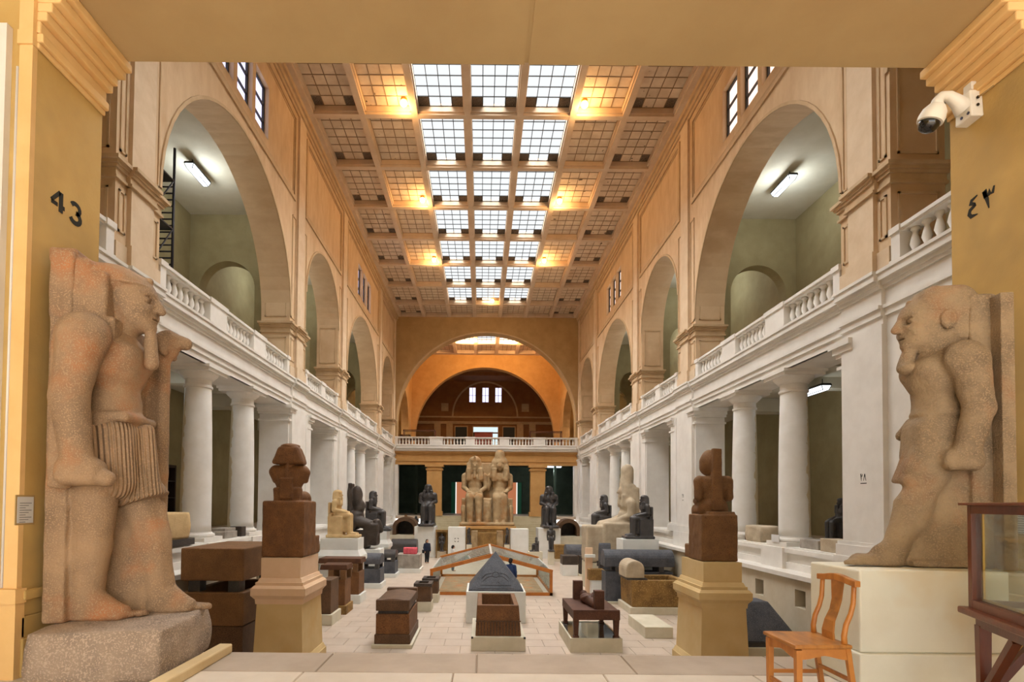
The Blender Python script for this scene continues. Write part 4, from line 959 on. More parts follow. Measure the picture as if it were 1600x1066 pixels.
# ================================================================== CHAIR
mat('chair_wood', (186, 122, 52), (160, 98, 38), 3, .35, .08, 40, stretch=(1, 6, 1), spec=.5); mat('chair_seat', (178, 118, 50), (148, 94, 38), 5, .4, .05, 30, stretch=(3, 1, 1), c3=(128, 82, 32), s3=3.5, spec=.5)
cx0 = fx(1245, 1012, 4.0); CH = thing('wooden_chair', 'orange varnished wooden chair with curved splat back by the right plinth', 'chair', (cx0, 4.0, ZL))
dw, dd = .43, .40   # y width, x depth ; faces -x
for y in (0.02, dw-.02): B().frustum((0, .04, y-.02, y+.02), 0.0, (-.003, .043, y-.022, y+.022), .42).build('leg', 'chair_wood', CH, bevel=.004)
for y in (0.02, dw-.02): B().bar((dd+.04, y, 0), (dd-.02, y, .44), .036, .036).build('leg', 'chair_wood', CH, bevel=.004)
s = B(); s.prism([(-.02, -.015), (dd+.01, .0), (dd+.01, dw), (-.02, dw+.015)], .43, .462, 'z'); s.build('seat', 'chair_seat', CH, bevel=.01)
def apron(a, c, ax, off):
    n = 12; pts = [(a+(c-a)*i/n, .425-.045-.03*abs(math.cos(PI*i/n))**1.5) for i in range(n+1)]; q = [(a, .43)]+pts+[(c, .43)]
    return B().prism(q, off-.01, off+.01, ax)
for off in (.02, dw-.02): apron(.04, dd-.02, 'y', off).build('apron', 'chair_wood', CH)
for off in (.015, dd-.02): apron(.04, dw-.04, 'x', off).build('apron', 'chair_wood', CH)
for y in (.02, dw-.02): B().bar((.02, y, .15), (dd+.0, y, .15), .022, .03).build('stretcher', 'chair_wood', CH, bevel=.004)
for x, z in ((.02, .1), (dd+.01, .2)): B().bar((x, .02, z), (x, dw-.02, z), .022, .03).build('stretcher', 'chair_wood', CH, bevel=.004)
prof = [(.44, dd-.03), (.52, dd-.035), (.60, dd-.02), (.68, dd+.015), (.76, dd+.035), (.85, dd+.04), (.92, dd+.045)]
for y in (.03, dw-.03): B().tube([(x, y, z) for z, x in prof], [.022, .02, .019, .018, .018, .017, .018], 10).build('back_post', 'chair_wood', CH, smooth=True)
s = B(); n = len(prof)
for i in range(n-1):
    (z0, x0), (z1, x1) = prof[i], prof[i+1]; w0 = .058+.012*math.cos(i); w1 = .058+.012*math.cos(i+1); yc = dw/2
    s.poly([(x0-.008, yc-w0, z0), (x0-.008, yc+w0, z0), (x0+.008, yc+w0, z0), (x0+.008, yc-w0, z0), (x1-.008, yc-w1, z1), (x1-.008, yc+w1, z1), (x1+.008, yc+w1, z1), (x1+.008, yc-w1, z1)], [(0,1,5,4),(1,2,6,5),(2,3,7,6),(3,0,4,7)])
s.build('splat', 'chair_seat', CH)
n = 14; pts = [(-.015+(dw+.03)*i/n, .93+.028*math.sin(PI*i/n)**2) for i in range(n+1)]; low = [(-.015+(dw+.03)*i/n, .885+.02*math.sin(PI*i/n)**2) for i in range(n+1)][::-1]
B().prism(pts+low, dd+.02, dd+.062, 'x').build('crest_rail', 'chair_wood', CH, bevel=.006)
# ================================================================== GLASS CASE BY THE RIGHT EDGE
mat('mahogany', (104, 48, 18), (80, 34, 12), 4, .35, .06, 30, stretch=(1, 1, .2), spec=.5); mat('brass', (196, 150, 66), rough=.35, metal=.8); mat('linen', (206, 192, 150), (196, 180, 136), 4, .9)
CS = thing('display_case', 'mahogany framed glass display case on trestle legs at the right edge', 'display case', (fx(1524, 945, 4.0), 4.0, ZL), math.radians(-20.8))
# local: x to the right, -y toward the camera
cw, cl, zt, zb = .75, 1.3, 1.49, .74
for x in (0, cw):
    for y in (0, -cl): B().box(x-.03, x+.03, y-.03, y+.03, zb, zt).build('corner_post', 'mahogany', CS, bevel=.004)
for y in (0, -cl): B().box(0, cw, y-.028, y+.028, zt-.06, zt).build('top_rail', 'mahogany', CS); B().box(0, cw, y-.028, y+.028, zb, zb+.06).build('bottom_rail', 'mahogany', CS)
for x in (0, cw): B().box(x-.028, x+.028, -cl, 0, zt-.06, zt).build('top_rail', 'mahogany', CS); B().box(x-.028, x+.028, -cl, 0, zb, zb+.06).build('bottom_rail', 'mahogany', CS)
B().box(-.07, cw+.07, -cl-.07, .07, zt, zt+.02).build('cap_moulding', 'mahogany', CS, bevel=.006); B().box(-.08, cw+.08, -cl-.08, .08, zb-.05, zb).build('ledge_moulding', 'mahogany', CS, bevel=.012)
B().box(0, cw, -cl, 0, zb-.13, zb-.05).build('table_frame', 'mahogany', CS)
for x in (-.0, cw): B().box(x-.003, x+.003, -cl+.03, -.03, zb+.06, zt-.06).build('pane', 'glass', CS)
for y in (0, -cl): B().box(.03, cw-.03, y-.003, y+.003, zb+.06, zt-.06).build('pane', 'glass', CS)
s = B()
for x, sx in ((.03, 1), (cw-.03, -1)): s.box(x, x+sx*.012, -cl+.03, -.03, zb+.06, zb+.075); s.box(x, x+sx*.012, -.045, -.03, zb+.06, zt-.06)
s.build('bead', 'brass', CS)
B().box(.03, cw-.03, -cl+.03, -.03, zb+.005, zb+.02).build('case_floor', 'linen', CS)
for x in (.03, cw-.03):
    for y in (-.03, -cl+.03): B().frustum((x-.03, x+.03, y-.03, y+.03), 0, (x-.036, x+.036, y-.036, y+.036), zb-.12).build('leg', 'mahogany', CS)
for y in (-.03, -cl+.03):
    B().bar((cw*.5, y, zb-.13), (.05, y, .12), .05, .05).build('brace', 'mahogany', CS); B().bar((cw*.5, y, zb-.13), (cw-.05, y, .12), .05, .05).build('brace', 'mahogany', CS)
B().bar((.03, -.03, .16), (.03, -cl+.03, .16), .05, .05).build('stretcher', 'mahogany', CS)
B().bar((.03, -cl*.35, zb-.13), (.03, -.1, .2), .05, .05).build('brace', 'mahogany', CS)
M_ = CS.matrix_basis.copy()
def in_case(x, y, z): return tuple(M_ @ Vector((x, y, z)))
t = thing('model_dish', 'small white dish with an upright pin inside the glass case', 'dish', in_case(.3, -.35, zb+.02)); h = B(); h.lathe([(.05, 0), (.06, .01), (.13, .05), (.12, .055), (.03, .02)], seg=20); h.build('bowl', 'pedestal_white', t, smooth='auto'); h = B(); h.tube([(.02, 0, .02), (.03, .01, .16)], .008, 8); h.tube([(-.08, 0, .06), (.1, .01, .06)], .01, 8); h.build('pin', 'rough_stone', t)
tag(B().box(-.1, .1, -.07, .07, 0, .012).build('label_card', 'paper', None, in_case(.42, -.6, zb+.02), rz=.2), 'white label card lying in the glass case', 'card')
# ================================================================== EXHIBITS
def zpx(px, py, Y): return at(px, py, Y).z
def blk(desc, name, cat, x0, x1, y0, y1, z0, z1, mt, group=None, bevel=.015):
    t = B().box(0, x1-x0, 0, y1-y0, 0, z1-z0).build(name, mt, None, (x0, y0, z0), bevel=bevel); return tag(t, desc, cat, group)
def hollow(b, r0, z0, r1, z1, w, zin):
    a, c = r0, r1; V = []
    for (q, z) in ((a, z0), (c, z1)): V += [(q[0], q[2], z), (q[1], q[2], z), (q[1], q[3], z), (q[0], q[3], z)]
    i = (c[0]+w, c[1]-w, c[2]+w, c[3]-w)
    for z in (z1, zin): V += [(i[0], i[2], z), (i[1], i[2], z), (i[1], i[3], z), (i[0], i[3], z)]
    Fc = [(0,3,2,1)]
    for k in range(4):
        n = (k+1) % 4; Fc += [(k, n, 4+n, 4+k), (4+k, 4+n, 8+n, 8+k), (8+k, 8+n, 12+n, 12+k)]
    Fc.append((12, 13, 14, 15)); return b.poly(V, Fc)
def vault(b, x0, x1, y0, y1, z0, z1, ax='x', n=12, side=.35):
    if ax == 'x': a0, a1, w0, w1 = y0, y1, x0, x1
    else: a0, a1, w0, w1 = x0, x1, y0, y1
    zs = z0+(z1-z0)*side; pts = [(a0, z0)]+[((a0+a1)/2-(a1-a0)/2*math.cos(PI*i/n), zs+(z1-zs)*math.sin(PI*i/n)) for i in range(n+1)]+[(a1, z0)]
    return b.prism(pts, w0, w1, ax)
def sarc(desc, base_desc, xl, xr, yb, depth, ybase, ychest, ygap, ylid, mb, mc, ml=None, lid='flat', over=0.0, hol=False, gap_mat='black_granite', group=None, bin_=.08, lx=None, taper=1.0):
    """front face measured in the picture: bottom on the floor at yb, then base, chest, supports and lid"""
    p0 = onz(xl, yb); p1 = onz(xr, yb); Y = (p0.y+p1.y)/2; xm = (xl+xr)/2
    x0, x1 = p0.x, p1.x; zb = zpx(xm, ybase, Y); zc = zpx(xm, ychest, Y+bin_)
    if base_desc: blk(base_desc, 'base_block', 'base', x0, x1, Y, Y+depth, 0, zb, mb, 'low base blocks under the exhibits')
    else: zb = 0.0
    t = thing('sarcophagus', desc, 'sarcophagus', (x0, Y, zb), 0, group); w = x1-x0; ii = bin_
    ch = B()
    if hol: hollow(ch, (ii, w-ii, ii, depth-ii), 0, (ii*taper, w-ii*taper, ii, depth-ii), zc-zb, .12, (zc-zb)*.25)
    else: ch.frustum((ii, w-ii, ii, depth-ii), 0, (ii*taper, w-ii*taper, ii, depth-ii), zc-zb)
    ch.build('chest', mc, t, bevel=.02)
    if ylid is not None:
        zg = zpx(xm, ygap, Y+bin_)-zb if ygap else zc-zb; zl = zpx(xm, ylid, Y+bin_)-zb
        if ygap:
            for fx_ in (.2, .8):
                for fy in (.12, .88): B().box(w*fx_-.1, w*fx_+.1, depth*fy-.1, depth*fy+.1, zc-zb, zg).build('support', gap_mat, t)
        l = B(); a0, a1 = (0+ii-over, w-ii+over) if lx is None else (onz(lx[0], yb).x-x0, onz(lx[1], yb).x-x0)
        if lid == 'flat': l.frustum((a0, a1, ii-over, depth-ii+over), zg, (a0+.03, a1-.03, ii-over+.03, depth-ii+over-.03), zl)
        elif lid == 'vaultx': vault(l, a0, a1, ii-over, depth-ii+over, zg, zl, 'x')
        else: vault(l, a0, a1, ii-over, depth-ii+over, zg, zl, 'y')
        l.build('lid', ml or mc, t, bevel=.02)
    return t
# ---- left side, front to back
Y = 13.15; p0 = at(280, 1000, Y); p1 = at(379, 1000, Y)
t = thing('sarcophagus', 'tall brown granite sarcophagus with raised lid beside the left cream pedestal', 'sarcophagus', (p0.x, Y, 0)); w = p1.x-p0.x
zz = [0]+[zpx(330, q, Y) for q in (979, 926, 908, 857)]
B().box(.03, w-.02, .03, 2.35, 0, zz[1]-.01).build('plinth', 'red_granite_dark', t, bevel=.02)
c = B(); hollow(c, (0, w, 0, 2.4), zz[1], (0, w, 0, 2.4), zz[2], .2, zz[1]+.2); c.build('chest', 'quartzite', t, bevel=.03)
for q in (.28, w-.28):
    for q2 in (.1, 1.95): B().box(q-.14, q+.14, q2, q2+.3, zz[2], zz[3]).build('support', 'black_granite', t)
B().box(0, w, -.02, 2.4, zz[3], zz[4]).build('lid', 'quartzite', t, bevel=.03)
def moulded_pedestal(desc, xl, xr, yb, depth, ztop, mt, mt2=None):
    Y = 12.6; p0 = at(xl, yb, Y); p1 = at(xr, yb, Y); xc = (p0.x+p1.x)/2; w = (p1.x-p0.x)/2; h = depth/2; Z = ztop
    t = thing('pedestal', desc, 'pedestal', (xc, Y+h, 0))
    R = lambda a: (-w*a, w*a, -h-(a-1)*w, h+(a-1)*w)
    b = B(); b.frustum(R(1.13), 0, R(1.13), .5); b.frustum(R(1.1), .5, R(1.02), .62); b.build('foot_moulding', mt, t)
    B().frustum(R(1.0), .5, R(.91), Z*.64).build('body', mt, t)
    b = B(); b.frustum(R(.95), Z*.64, R(.97), Z*.68); b.frustum(R(.98), Z*.68, R(1.1), Z*.71); b.box(*R(1.1), Z*.71, Z*.765); b.frustum(R(1.08), Z*.765, R(1.0), Z*.785); b.build('cornice', mt2 or mt, t)
    b = B(); b.box(*R(.96), Z*.785, Z*.81); b.frustum(R(.9), Z*.81, R(.84), Z*.84); b.box(*R(.8), Z*.84, Z); b.build('die', mt2 or mt, t)
    return t, xc, Y, w*.8, h-w*.2
PT1, xq, Yq, wq, hq = moulded_pedestal('tall cream moulded pedestal under the left brown back-turned statue', 395, 473, 1000, 1.6, zpx(433, 873, 12.6), 'pedestal_cream', 'pedestal_pink')
def back_statue_left():
    s = S((-1.0, -.66, 0), (1.0, .66, 3.5), .025)
    s.box((-.2, 0, .8), (.6, .62, .8), .03, .02); s.box((-.2, 0, 1.62), (.6, .62, .05), .04, .03); s.box((.25, 0, .7), (.3, .58, .7), .03, .02); s.box((.62, 0, .28), (.3, .6, .28), .03, .02)
    for q in (-1, 1):
        s.cap((-.3, q*.19, 1.8), (.4, q*.24, 1.78), .2, .2, .05); s.cap((.42, q*.26, 1.7), (.45, q*.26, .6), .19, .15, .04); s.cap((.45, q*.26, .62), (.72, q*.26, .6), .12, .1, .04)
    s.box((-.42, 0, 1.86), (.16, .38, .22), .06, .05, top=(1, 1.1))
    s.ell((-.32, 0, 2.2), (.22, .27, .3), .05); s.box((-.3, 0, 2.4), (.2, .26, .28), .1, .05, top=(1, 1.6)); s.cap((-.3, -.42, 2.62), (-.3, .42, 2.62), .15, .15, .05)
    for q in (-1, 1): s.cap((-.3, q*.47, 2.56), (-.3, q*.2, 2.02), .15, .12, .05); s.cap((-.28, q*.5, 2.56), (-.2, q*.46, 2.3), .12, .09, .04)
    s.box((-.55, 0, 2.05), (.08, .19, .32), .02, .01); s.cap((-.5, .0, 2.4), (-.5, .0, 2.85), .045, .045, .02)
    s.cap((-.28, 0, 2.7), (-.25, 0, 2.95), .17, .17, .02); s.ell((-.16, 0, 3.1), (.24, .2, .26), .02)
    s.box((-.3, 0, 3.07), (.25, .51, .28), .1, .02, top=(.92, .58)); s.ell((-.27, 0, 3.36), (.25, .3, .08), .03); s.box((-.05, -.28, 2.78), (.08, .1, .16), .03, .02); s.box((-.05, .28, 2.78), (.08, .1, .16), .03, .02)
    return s.mesh('body', 'red_granite', .012, 5)
t = thing('seated_statue', 'brown granite seated statue seen from behind with flared headcloth on left pedestal', 'statue', (xq, Yq+.82, zpx(433, 873, 12.6)+.012), PI/2); put('body', back_statue_left(), t); t.scale = (.79,)*3
PT2, xq, Yq, wq, hq = moulded_pedestal('tall cream moulded pedestal under the right brown back-turned statue', 1095, 1171, 1000, 1.6, zpx(1131, 880, 12.6), 'pedestal_cream')
def back_statue_right():
    s = S((-.9, -.62, 0), (.95, .62, 3.65), .025)
    s.box((-.2, 0, .72), (.55, .56, .72), .03, .02); s.box((-.2, -.1, 1.42), (.5, .42, .12), .04, .05); s.box((.58, 0, .22), (.3, .5, .22), .04, .03)
    for q in (-1, 1):
        s.cap((-.2, q*.25, 1.62), (.4, q*.24, 1.6), .24, .19, .05); s.cap((.42, q*.24, 1.5), (.45, q*.24, .4), .18, .14, .04)
        s.cap((-.28, q*.46, 2.5), (-.3, q*.48, 2.0), .16, .13, .05); s.cap((-.3, q*.48, 2.0), (.2, q*.36, 1.85), .12, .1, .04)
    s.ell((-.25, 0, 1.75), (.28, .42, .26), .06); s.ell((-.27, 0, 2.1), (.22, .34, .32), .06); s.box((-.27, 0, 2.42), (.2, .4, .22), .12, .06); s.cap((-.28, -.42, 2.54), (-.28, .42, 2.54), .14, .14, .05)
    s.box((-.46, -.02, 2.55), (.1, .17, .98), .02, .01, top=(1, .8)); s.cap((-.25, 0, 2.6), (-.22, 0, 2.85), .15, .15, .04)
    s.ell((-.12, .06, 3.1), (.3, .3, .42), .04); s.ell((-.1, .1, 2.95), (.26, .26, .26), .05)
    return s.mesh('body', 'quartzite', .012, 5)
t = thing('seated_statue', 'brown quartzite seated statue seen from behind with tall back pillar on right pedestal', 'statue', (xq, Yq+.82, zpx(1131, 880, 12.6)+.012), PI/2); put('body', back_statue_right(), t); t.scale = (.76,)*3
# ---- generic seated statue
def seated(H, mt, crown=None, nemes=True, res=None, base=True, rough=.006, lower=True, beard=True):
    res = res or H/72; s = S((-.30*H, -.26*H, 0), (.42*H, .26*H, 1.3*H), res); k = .02*H
    P = lambda *a: tuple(q*H for q in a)
    if base: s.box(P(.05, 0, .03), P(.33, .18, .03), .01*H, .005*H)
    s.box(P(-.1, 0, .23), P(.15, .165, .21), .012*H, .008*H); s.box(P(-.235, 0, .38), P(.025, .1, .34), .01*H, .01*H); s.box(P(-.2, 0, .46), P(.04, .16, .05), .01*H, .01*H)
    for q in (-1, 1):
        s.cap(P(-.08, q*.075, .47), P(.15, q*.075, .45), .078*H, .062*H, k); s.cap(P(.16, q*.075, .44), P(.17, q*.075, .1), .058*H, .045*H, k); s.cap(P(.17, q*.075, .085), P(.31, q*.075, .075), .036*H, .03*H, k)
        s.cap(P(-.11, q*.165, .72), P(-.12, q*.18, .57), .052*H, .043*H, k); s.cap(P(-.12, q*.18, .57), P(.06, q*.1, .53), .042*H, .034*H, k); s.ell(P(.1, q*.09, .525), P(.05, .035, .02), k*.6)
    s.box(P(.05, 0, .3), P(.1, .1, .2), .03*H, k); s.ell(P(-.08, 0, .5), P(.12, .14, .09), k); s.ell(P(-.1, 0, .6), P(.09, .12, .1), k); s.ell(P(-.09, 0, .69), P(.095, .145, .1), k); s.cap(P(-.11, -.15, .735), P(-.11, .15, .735), .05*H, .05*H, k)
    s.cap(P(-.1, 0, .75), P(-.09, 0, .82), .05*H, .05*H, k); s.ell(P(-.07, 0, .875), P(.07, .06, .082), k*.5); s.cap(P(0, 0, .885), P(.012, 0, .86), .01*H, .015*H, k*.3); s.ell(P(-.02, 0, .82), P(.03, .03, .025), k*.5)
    if beard: s.cap(P(-.01, 0, .8), P(.0, 0, .72), .016*H, .02*H, k*.3)
    if nemes:
        s.box(P(-.115, 0, .855), P(.065, .125, .095), .04*H, k*.6, top=(1, .62)); s.ell(P(-.09, 0, .93), P(.09, .082, .055), k*.5)
        for q in (-1, 1): s.box(P(-.03, q*.085, .74), P(.025, .035, .09), .015*H, k*.4)
    if crown == 'white':
        s.cap(P(-.09, 0, .93), P(-.1, 0, 1.17), .085*H, .06*H, k); s.ell(P(-.1, 0, 1.2), P(.055, .055, .06), k)
    if crown == 'wig': s.ell(P(-.1, 0, .88), P(.1, .11, .11), k); s.box(P(-.12, 0, .78), P(.07, .12, .08), .04*H, k)
    return s.mesh('body', mt, rough*H*.5, 7/H)
def put_statue(desc, me, x, y, z, rz, scale=1.0, name='seated_statue', group=None):
    t = thing(name, desc, 'statue', (x, y, z), rz, group); put('body', me, t); t.scale = (scale,)*3; return t
def white_ped(desc, px0, px1, Y, ztop, depth, mt='pedestal_white', z0=0.0, pym=850):
    x0, x1 = fx(px0, pym, Y), fx(px1, pym, Y); xc = (x0+x1)/2; w = (x1-x0)/2; h = depth/2; t = thing('pedestal', desc, 'pedestal', (xc, Y+h, z0)); Z = ztop-z0
    R = lambda a: (-w+a, w-a, -h+a, h-a)
    b = B(); b.box(*R(.12), 0, Z*.55); b.build('body', mt, t)
    b = B(); b.frustum(R(.12), Z*.55, R(0), Z*.62); b.box(*R(0), Z*.62, Z*.7); b.frustum(R(.02), Z*.7, R(.14), Z*.8); b.box(*R(.14), Z*.8, Z); b.build('cornice', mt, t); return xc, Y+h
# left: pale limestone king on white pedestal, dark kings behind
xc, yc = white_ped('white moulded pedestal carrying the pale limestone seated king', 494, 563, 24.4, zpx(528, 842, 24.4), 1.5)
M_SEAT_PALE = seated(2.15, 'limestone', nemes=True, beard=False); put_statue('pale limestone seated king facing right on white pedestal', M_SEAT_PALE, xc-.05, yc, zpx(528, 842, 24.4)+.012, 0, 1.04)
xc, yc = white_ped('white pedestal under the dark seated king at left middle', 577, 607, 32.7, zpx(592, 831, 32.7), 1.5)
M_SEAT_DK = seated(2.4, 'black_granite'); put_statue('black granite seated king on long throne at left middle', M_SEAT_DK, xc-.3, yc, zpx(592, 831, 32.7)+.012, 0, 1.04)
def dark_fragment():
    s = S((-.9, -.8, 0), (1.6, .8, 3.4), .04)
    s.box((-.35, 0, 2.3), (.12, .42, 1.0), .03, .02, top=(.8, .85)); s.ell((-.05, 0, 2.55), (.3, .3, .62), .06); s.ell((.1, 0, 2.2), (.26, .24, .3), .06); s.cap((.3, 0, 2.2), (.34, 0, 2.1), .05, .06, .03); s.ell((.05, 0, 2.0), (.3, .34, .24), .08)
    s.ell((-.1, 0, 1.65), (.45, .5, .35), .08); s.box((-.3, 0, 1.3), (.35, .5, .35), .1, .08); s.cap((-.1, .3, 1.4), (.7, .3, 1.15), .3, .26, .08); s.cap((-.1, -.3, 1.4), (.6, -.3, 1.2), .3, .26, .08); s.box((.75, 0, .7), (.3, .5, .55), .08, .08, top=(1.3, 1)); s.box((.1, 0, .45), (.5, .5, .45), .06, .06); s.cap((1.0, 0, 1.3), (1.2, .1, .9), .2, .14, .06)
    return s.mesh('body', 'brown_black', .05, 2.2)
Yf = 29.5; xf = fx(556, 800, Yf)+.15
blk('white block under the broken dark statue with tall crown', 'pedestal', 'pedestal', xf-.55, xf+1.3, Yf-.6, Yf+.6, 0, 1.75, 'pedestal_white')
put_statue('broken black granite statue with tall crown leaning behind the limestone king', dark_fragment(), xf-.05, Yf, 1.775, 0, 1.06, 'statue_fragment')
# right: dark seated king on white pedestal, pale crowned king, dark bust
xc, yc = white_ped('white moulded pedestal carrying the black seated king on the right', 970, 1036, 24.3, zpx(1003, 844, 24.3), 1.5)
put_statue('black granite seated king facing left on white pedestal', M_SEAT_DK, xc+.15, yc, zpx(1003, 844, 24.3)+.012, PI, .85)
def crowned():
    s = S((-1.2, -.9, 0), (1.9, .9, 5.0), .05)
    s.box((-.1, 0, .95), (1.0, .8, .95), .05, .04); s.box((.75, 0, .88), (.95, .74, .88), .1, .05, top=(1, .95)); s.cap((-.2, .35, 1.95), (.8, .35, 1.78), .28, .2, .08); s.cap((-.2, -.35, 1.95), (.8, -.35, 1.78), .28, .2, .08)
    s.ell((-.4, 0, 2.2), (.42, .5, .45), .1); s.ell((-.42, 0, 2.75), (.38, .55, .4), .1); s.cap((-.45, -.55, 2.9), (-.45, .55, 2.9), .2, .2, .08)
    for q in (-1, 1): s.cap((-.45, q*.66, 2.85), (-.4, q*.68, 2.25), .2, .16, .06); s.cap((-.4, q*.66, 2.25), (.1, q*.4, 2.05), .15, .12, .06); s.box((-.15, q*.3, 2.95), (.1, .13, .32), .05, .04)
    s.cap((-.4, 0, 3.0), (-.36, 0, 3.25), .2, .2, .06); s.ell((-.28, 0, 3.42), (.3, .26, .34), .04); s.cap((.0, 0, 3.46), (.06, 0, 3.36), .04, .06, .03); s.ell((-.08, 0, 3.18), (.12, .12, .1), .05); s.cap((-.02, 0, 3.12), (.0, 0, 2.8), .06, .08, .03)
    s.box((-.45, 0, 3.38), (.32, .46, .4), .14, .05, top=(1, .75)); s.cap((-.38, 0, 3.75), (-.42, 0, 4.35), .33, .3, .06); s.ell((-.42, 0, 4.5), (.27, .27, .26), .08)
    s.box((-.75, 0, 2.4), (.16, .4, 1.2), .04, .04)
    return s.mesh('body', 'limestone_grey', .02, 3)
Yf = 27.7; xf = fx(976, 800, Yf)-.2
put_statue('tall pale stone seated king wearing a high crown on the right', crowned(), xf-.1, Yf, 1.35, PI, 1.04)
blk('cream block under the pale crowned king', 'pedestal', 'pedestal', xf-1.8, xf+1.1, Yf-.8, Yf+.9, 0, 1.33, 'base_block')
Yf = 33.0; xf = fx(952, 800, Yf)
xc, yc = white_ped('white pedestal under the dark seated king beyond the pale crowned king', 919, 952, Yf-.7, zpx(945, 834, Yf), 1.4)
put_statue('dark seated statue half hidden beyond the pale crowned king', M_SEAT_DK, xc+.25, yc, zpx(945, 834, Yf)+.002, PI, 1.0)
# front facing dark kings on big white blocks
for px, pl, pr, yt, ybl, py0, nm in ((665, 647, 680, 823, 871, 757, 'left'), (857, 841, 876, 826, 873, 760, 'right')):
    Y = onz(px, ybl).y; x0, x1 = fx(pl, ybl, Y), fx(pr, ybl, Y); zt = zpx(px, yt, Y)
    blk('tall white block under the dark front-facing seated king on the far %s' % nm, 'pedestal', 'pedestal', x0, x1, Y, Y+1.9, 0, zt, 'pedestal_white')
    put_statue('dark granite seated king facing the entrance on the far %s white block' % nm, M_SEAT_DK, (x0+x1)/2+.1, Y+.95, zt+.012, -PI/2, (zpx(px, py0, Y)-zt)/2.32)
# ---- colossal pair
def colossus():
    s = S((-1.4, -2.3, 0), (1.6, 2.3, 6.5), .06)
    s.box((-.4, 0, 1.1), (.9, 2.1, 1.1), .05, .04); s.box((-1.0, 0, 2.6), (.25, 1.75, 2.6), .06, .05); s.box((.5, 0, .12), (1.0, 2.2, .12), .04, .03)
    for cy, fem in ((-1.05, False), (1.05, True)):
        for q in (-.36, .36):
            y = cy+q*(1 if not fem else .75)
            s.cap((-.3, y, 2.35), (.75, y, 2.25), .4, .34, .1); s.cap((.8, y, 2.2), (.85, y, .4), .32 if not fem else .36, .24 if not fem else .3, .08); s.cap((.85, y, .32), (1.25, y, .28), .19, .15, .06)
        if fem: s.box((.72, cy, 1.2), (.26, .55, 1.0), .15, .1)
        s.ell((-.45, cy, 2.7), (.5, .62, .5), .12); s.ell((-.5, cy, 3.3), (.42, .6, .5), .12); s.ell((-.46, cy, 3.85), (.42, .72, .45), .12); s.cap((-.55, cy-.72, 4.1), (-.55, cy+.72, 4.1), .25, .25, .1)
        if fem:
            for q in (-.28, .28): s.ell((-.12, cy+q, 3.85), (.18, .2, .2), .06)
        for q in (-1, 1):
            if fem and q == -1: s.cap((-.6, cy-.78, 4.0), (-.6, cy-1.0, 3.0), .2, .18, .06); continue
            s.cap((-.5, cy+q*.86, 4.05), (-.45, cy+q*.9, 3.1), .24, .2, .08); s.cap((-.45, cy+q*.9, 3.1), (.35, cy+q*.48, 2.75), .19, .16, .08); s.ell((.5, cy+q*.42, 2.7), (.24, .17, .1), .05)
        s.cap((-.45, cy, 4.15), (-.42, cy, 4.55), .26, .26, .08); s.ell((-.3, cy, 4.95), (.38, .36, .5), .06); s.cap((.05, cy, 5.0), (.12, cy, 4.85), .05, .08, .04); s.ell((-.02, cy, 4.6), (.17, .16, .12), .06); s.ell((.04, cy, 4.73), (.08, .15, .04), .03)
        for q in (-1, 1): s.ell((.06, cy+q*.15, 5.04), (.07, .11, .05), .03, True); s.ell((.03, cy+q*.15, 5.035), (.06, .09, .04), .01); s.ell((-.3, cy+q*.4, 4.95), (.1, .07, .16), .03)
        if not fem:
            s.cap((.0, cy, 4.5), (.05, cy, 3.95), .1, .14, .04); s.box((-.5, cy, 4.85), (.38, .82, .62), .2, .06, top=(1, .56)); s.ell((-.4, cy, 5.35), (.5, .48, .36), .06); s.cap((.02, cy, 5.35), (.1, cy, 5.65), .09, .09, .03)
            for q in (-1, 1): s.box((-.12, cy+q*.5, 4.2), (.14, .2, .5), .06, .04)
            s.box((.4, cy, 2.45), (.3, .7, .2), .1, .06)
        else:
            s.ell((-.5, cy, 5.1), (.58, .72, .68), .06); s.box((-.45, cy, 4.4), (.42, .86, .62), .2, .06, top=(1, .85)); s.cap((-.45, cy, 5.6), (-.45, cy, 5.85), .45, .42, .05)
            s.box((-.0, cy, 4.72), (.32, .3, .42), .1, .03, True); s.ell((-.22, cy, 4.9), (.36, .32, .42), .03); s.cap((.1, cy, 4.96), (.16, cy, 4.82), .05, .07, .03)
            for q in (-1, 1): s.box((-.05, cy+q*.48, 4.15), (.14, .2, .55), .06, .04)
    s.cap((.95, 0, .35), (.9, 0, 1.25), .2, .22, .05); s.ell((.9, 0, 1.5), (.18, .2, .22), .05); s.box((.85, 0, 1.2), (.12, .3, .95), .05, .05); s.ell((.86, 0, 1.75), (.2, .24, .25), .04)
    for q in (-1.95, 1.95): s.cap((.8, q, .3), (.75, q, 1.5), .16, .18, .05)
    return s.mesh('body', 'colossus_stone', .03, 1.5)
YC_ = 45.0; zc0 = zpx(761, 822, YC_-1.2); xcl = fx(761, 800, YC_)
put_statue('colossal ochre stone king and queen seated side by side at the hall end', colossus(), xcl, YC_, zc0+.03, -PI/2, 1.0, 'colossal_pair')
t = thing('colossus_pedestal', 'stepped ochre pedestal beneath the colossal seated pair', 'pedestal', (xcl, YC_, 0)); B().box(-2.25, 2.25, -1.6, 1.4, 0, zc0-.25).build('body', 'gold_stone', t, bevel=.03); B().box(-2.3, 2.3, -1.65, 1.4, zc0-.25, zc0-.002).build('slab', 'end_ochre', t, bevel=.03)
B().box(-1.25, -.75, -2.4, -1.65, 0, zc0-.35).build('cheek', 'colossus_stone', t, bevel=.03); B().box(.75, 1.25, -2.4, -1.65, 0, zc0-.35).build('cheek', 'colossus_stone', t, bevel=.03); B().box(-.75, .75, -2.3, -1.65, 0, zc0-.5).build('relief_block', 'gold_stone', t, bevel=.03)
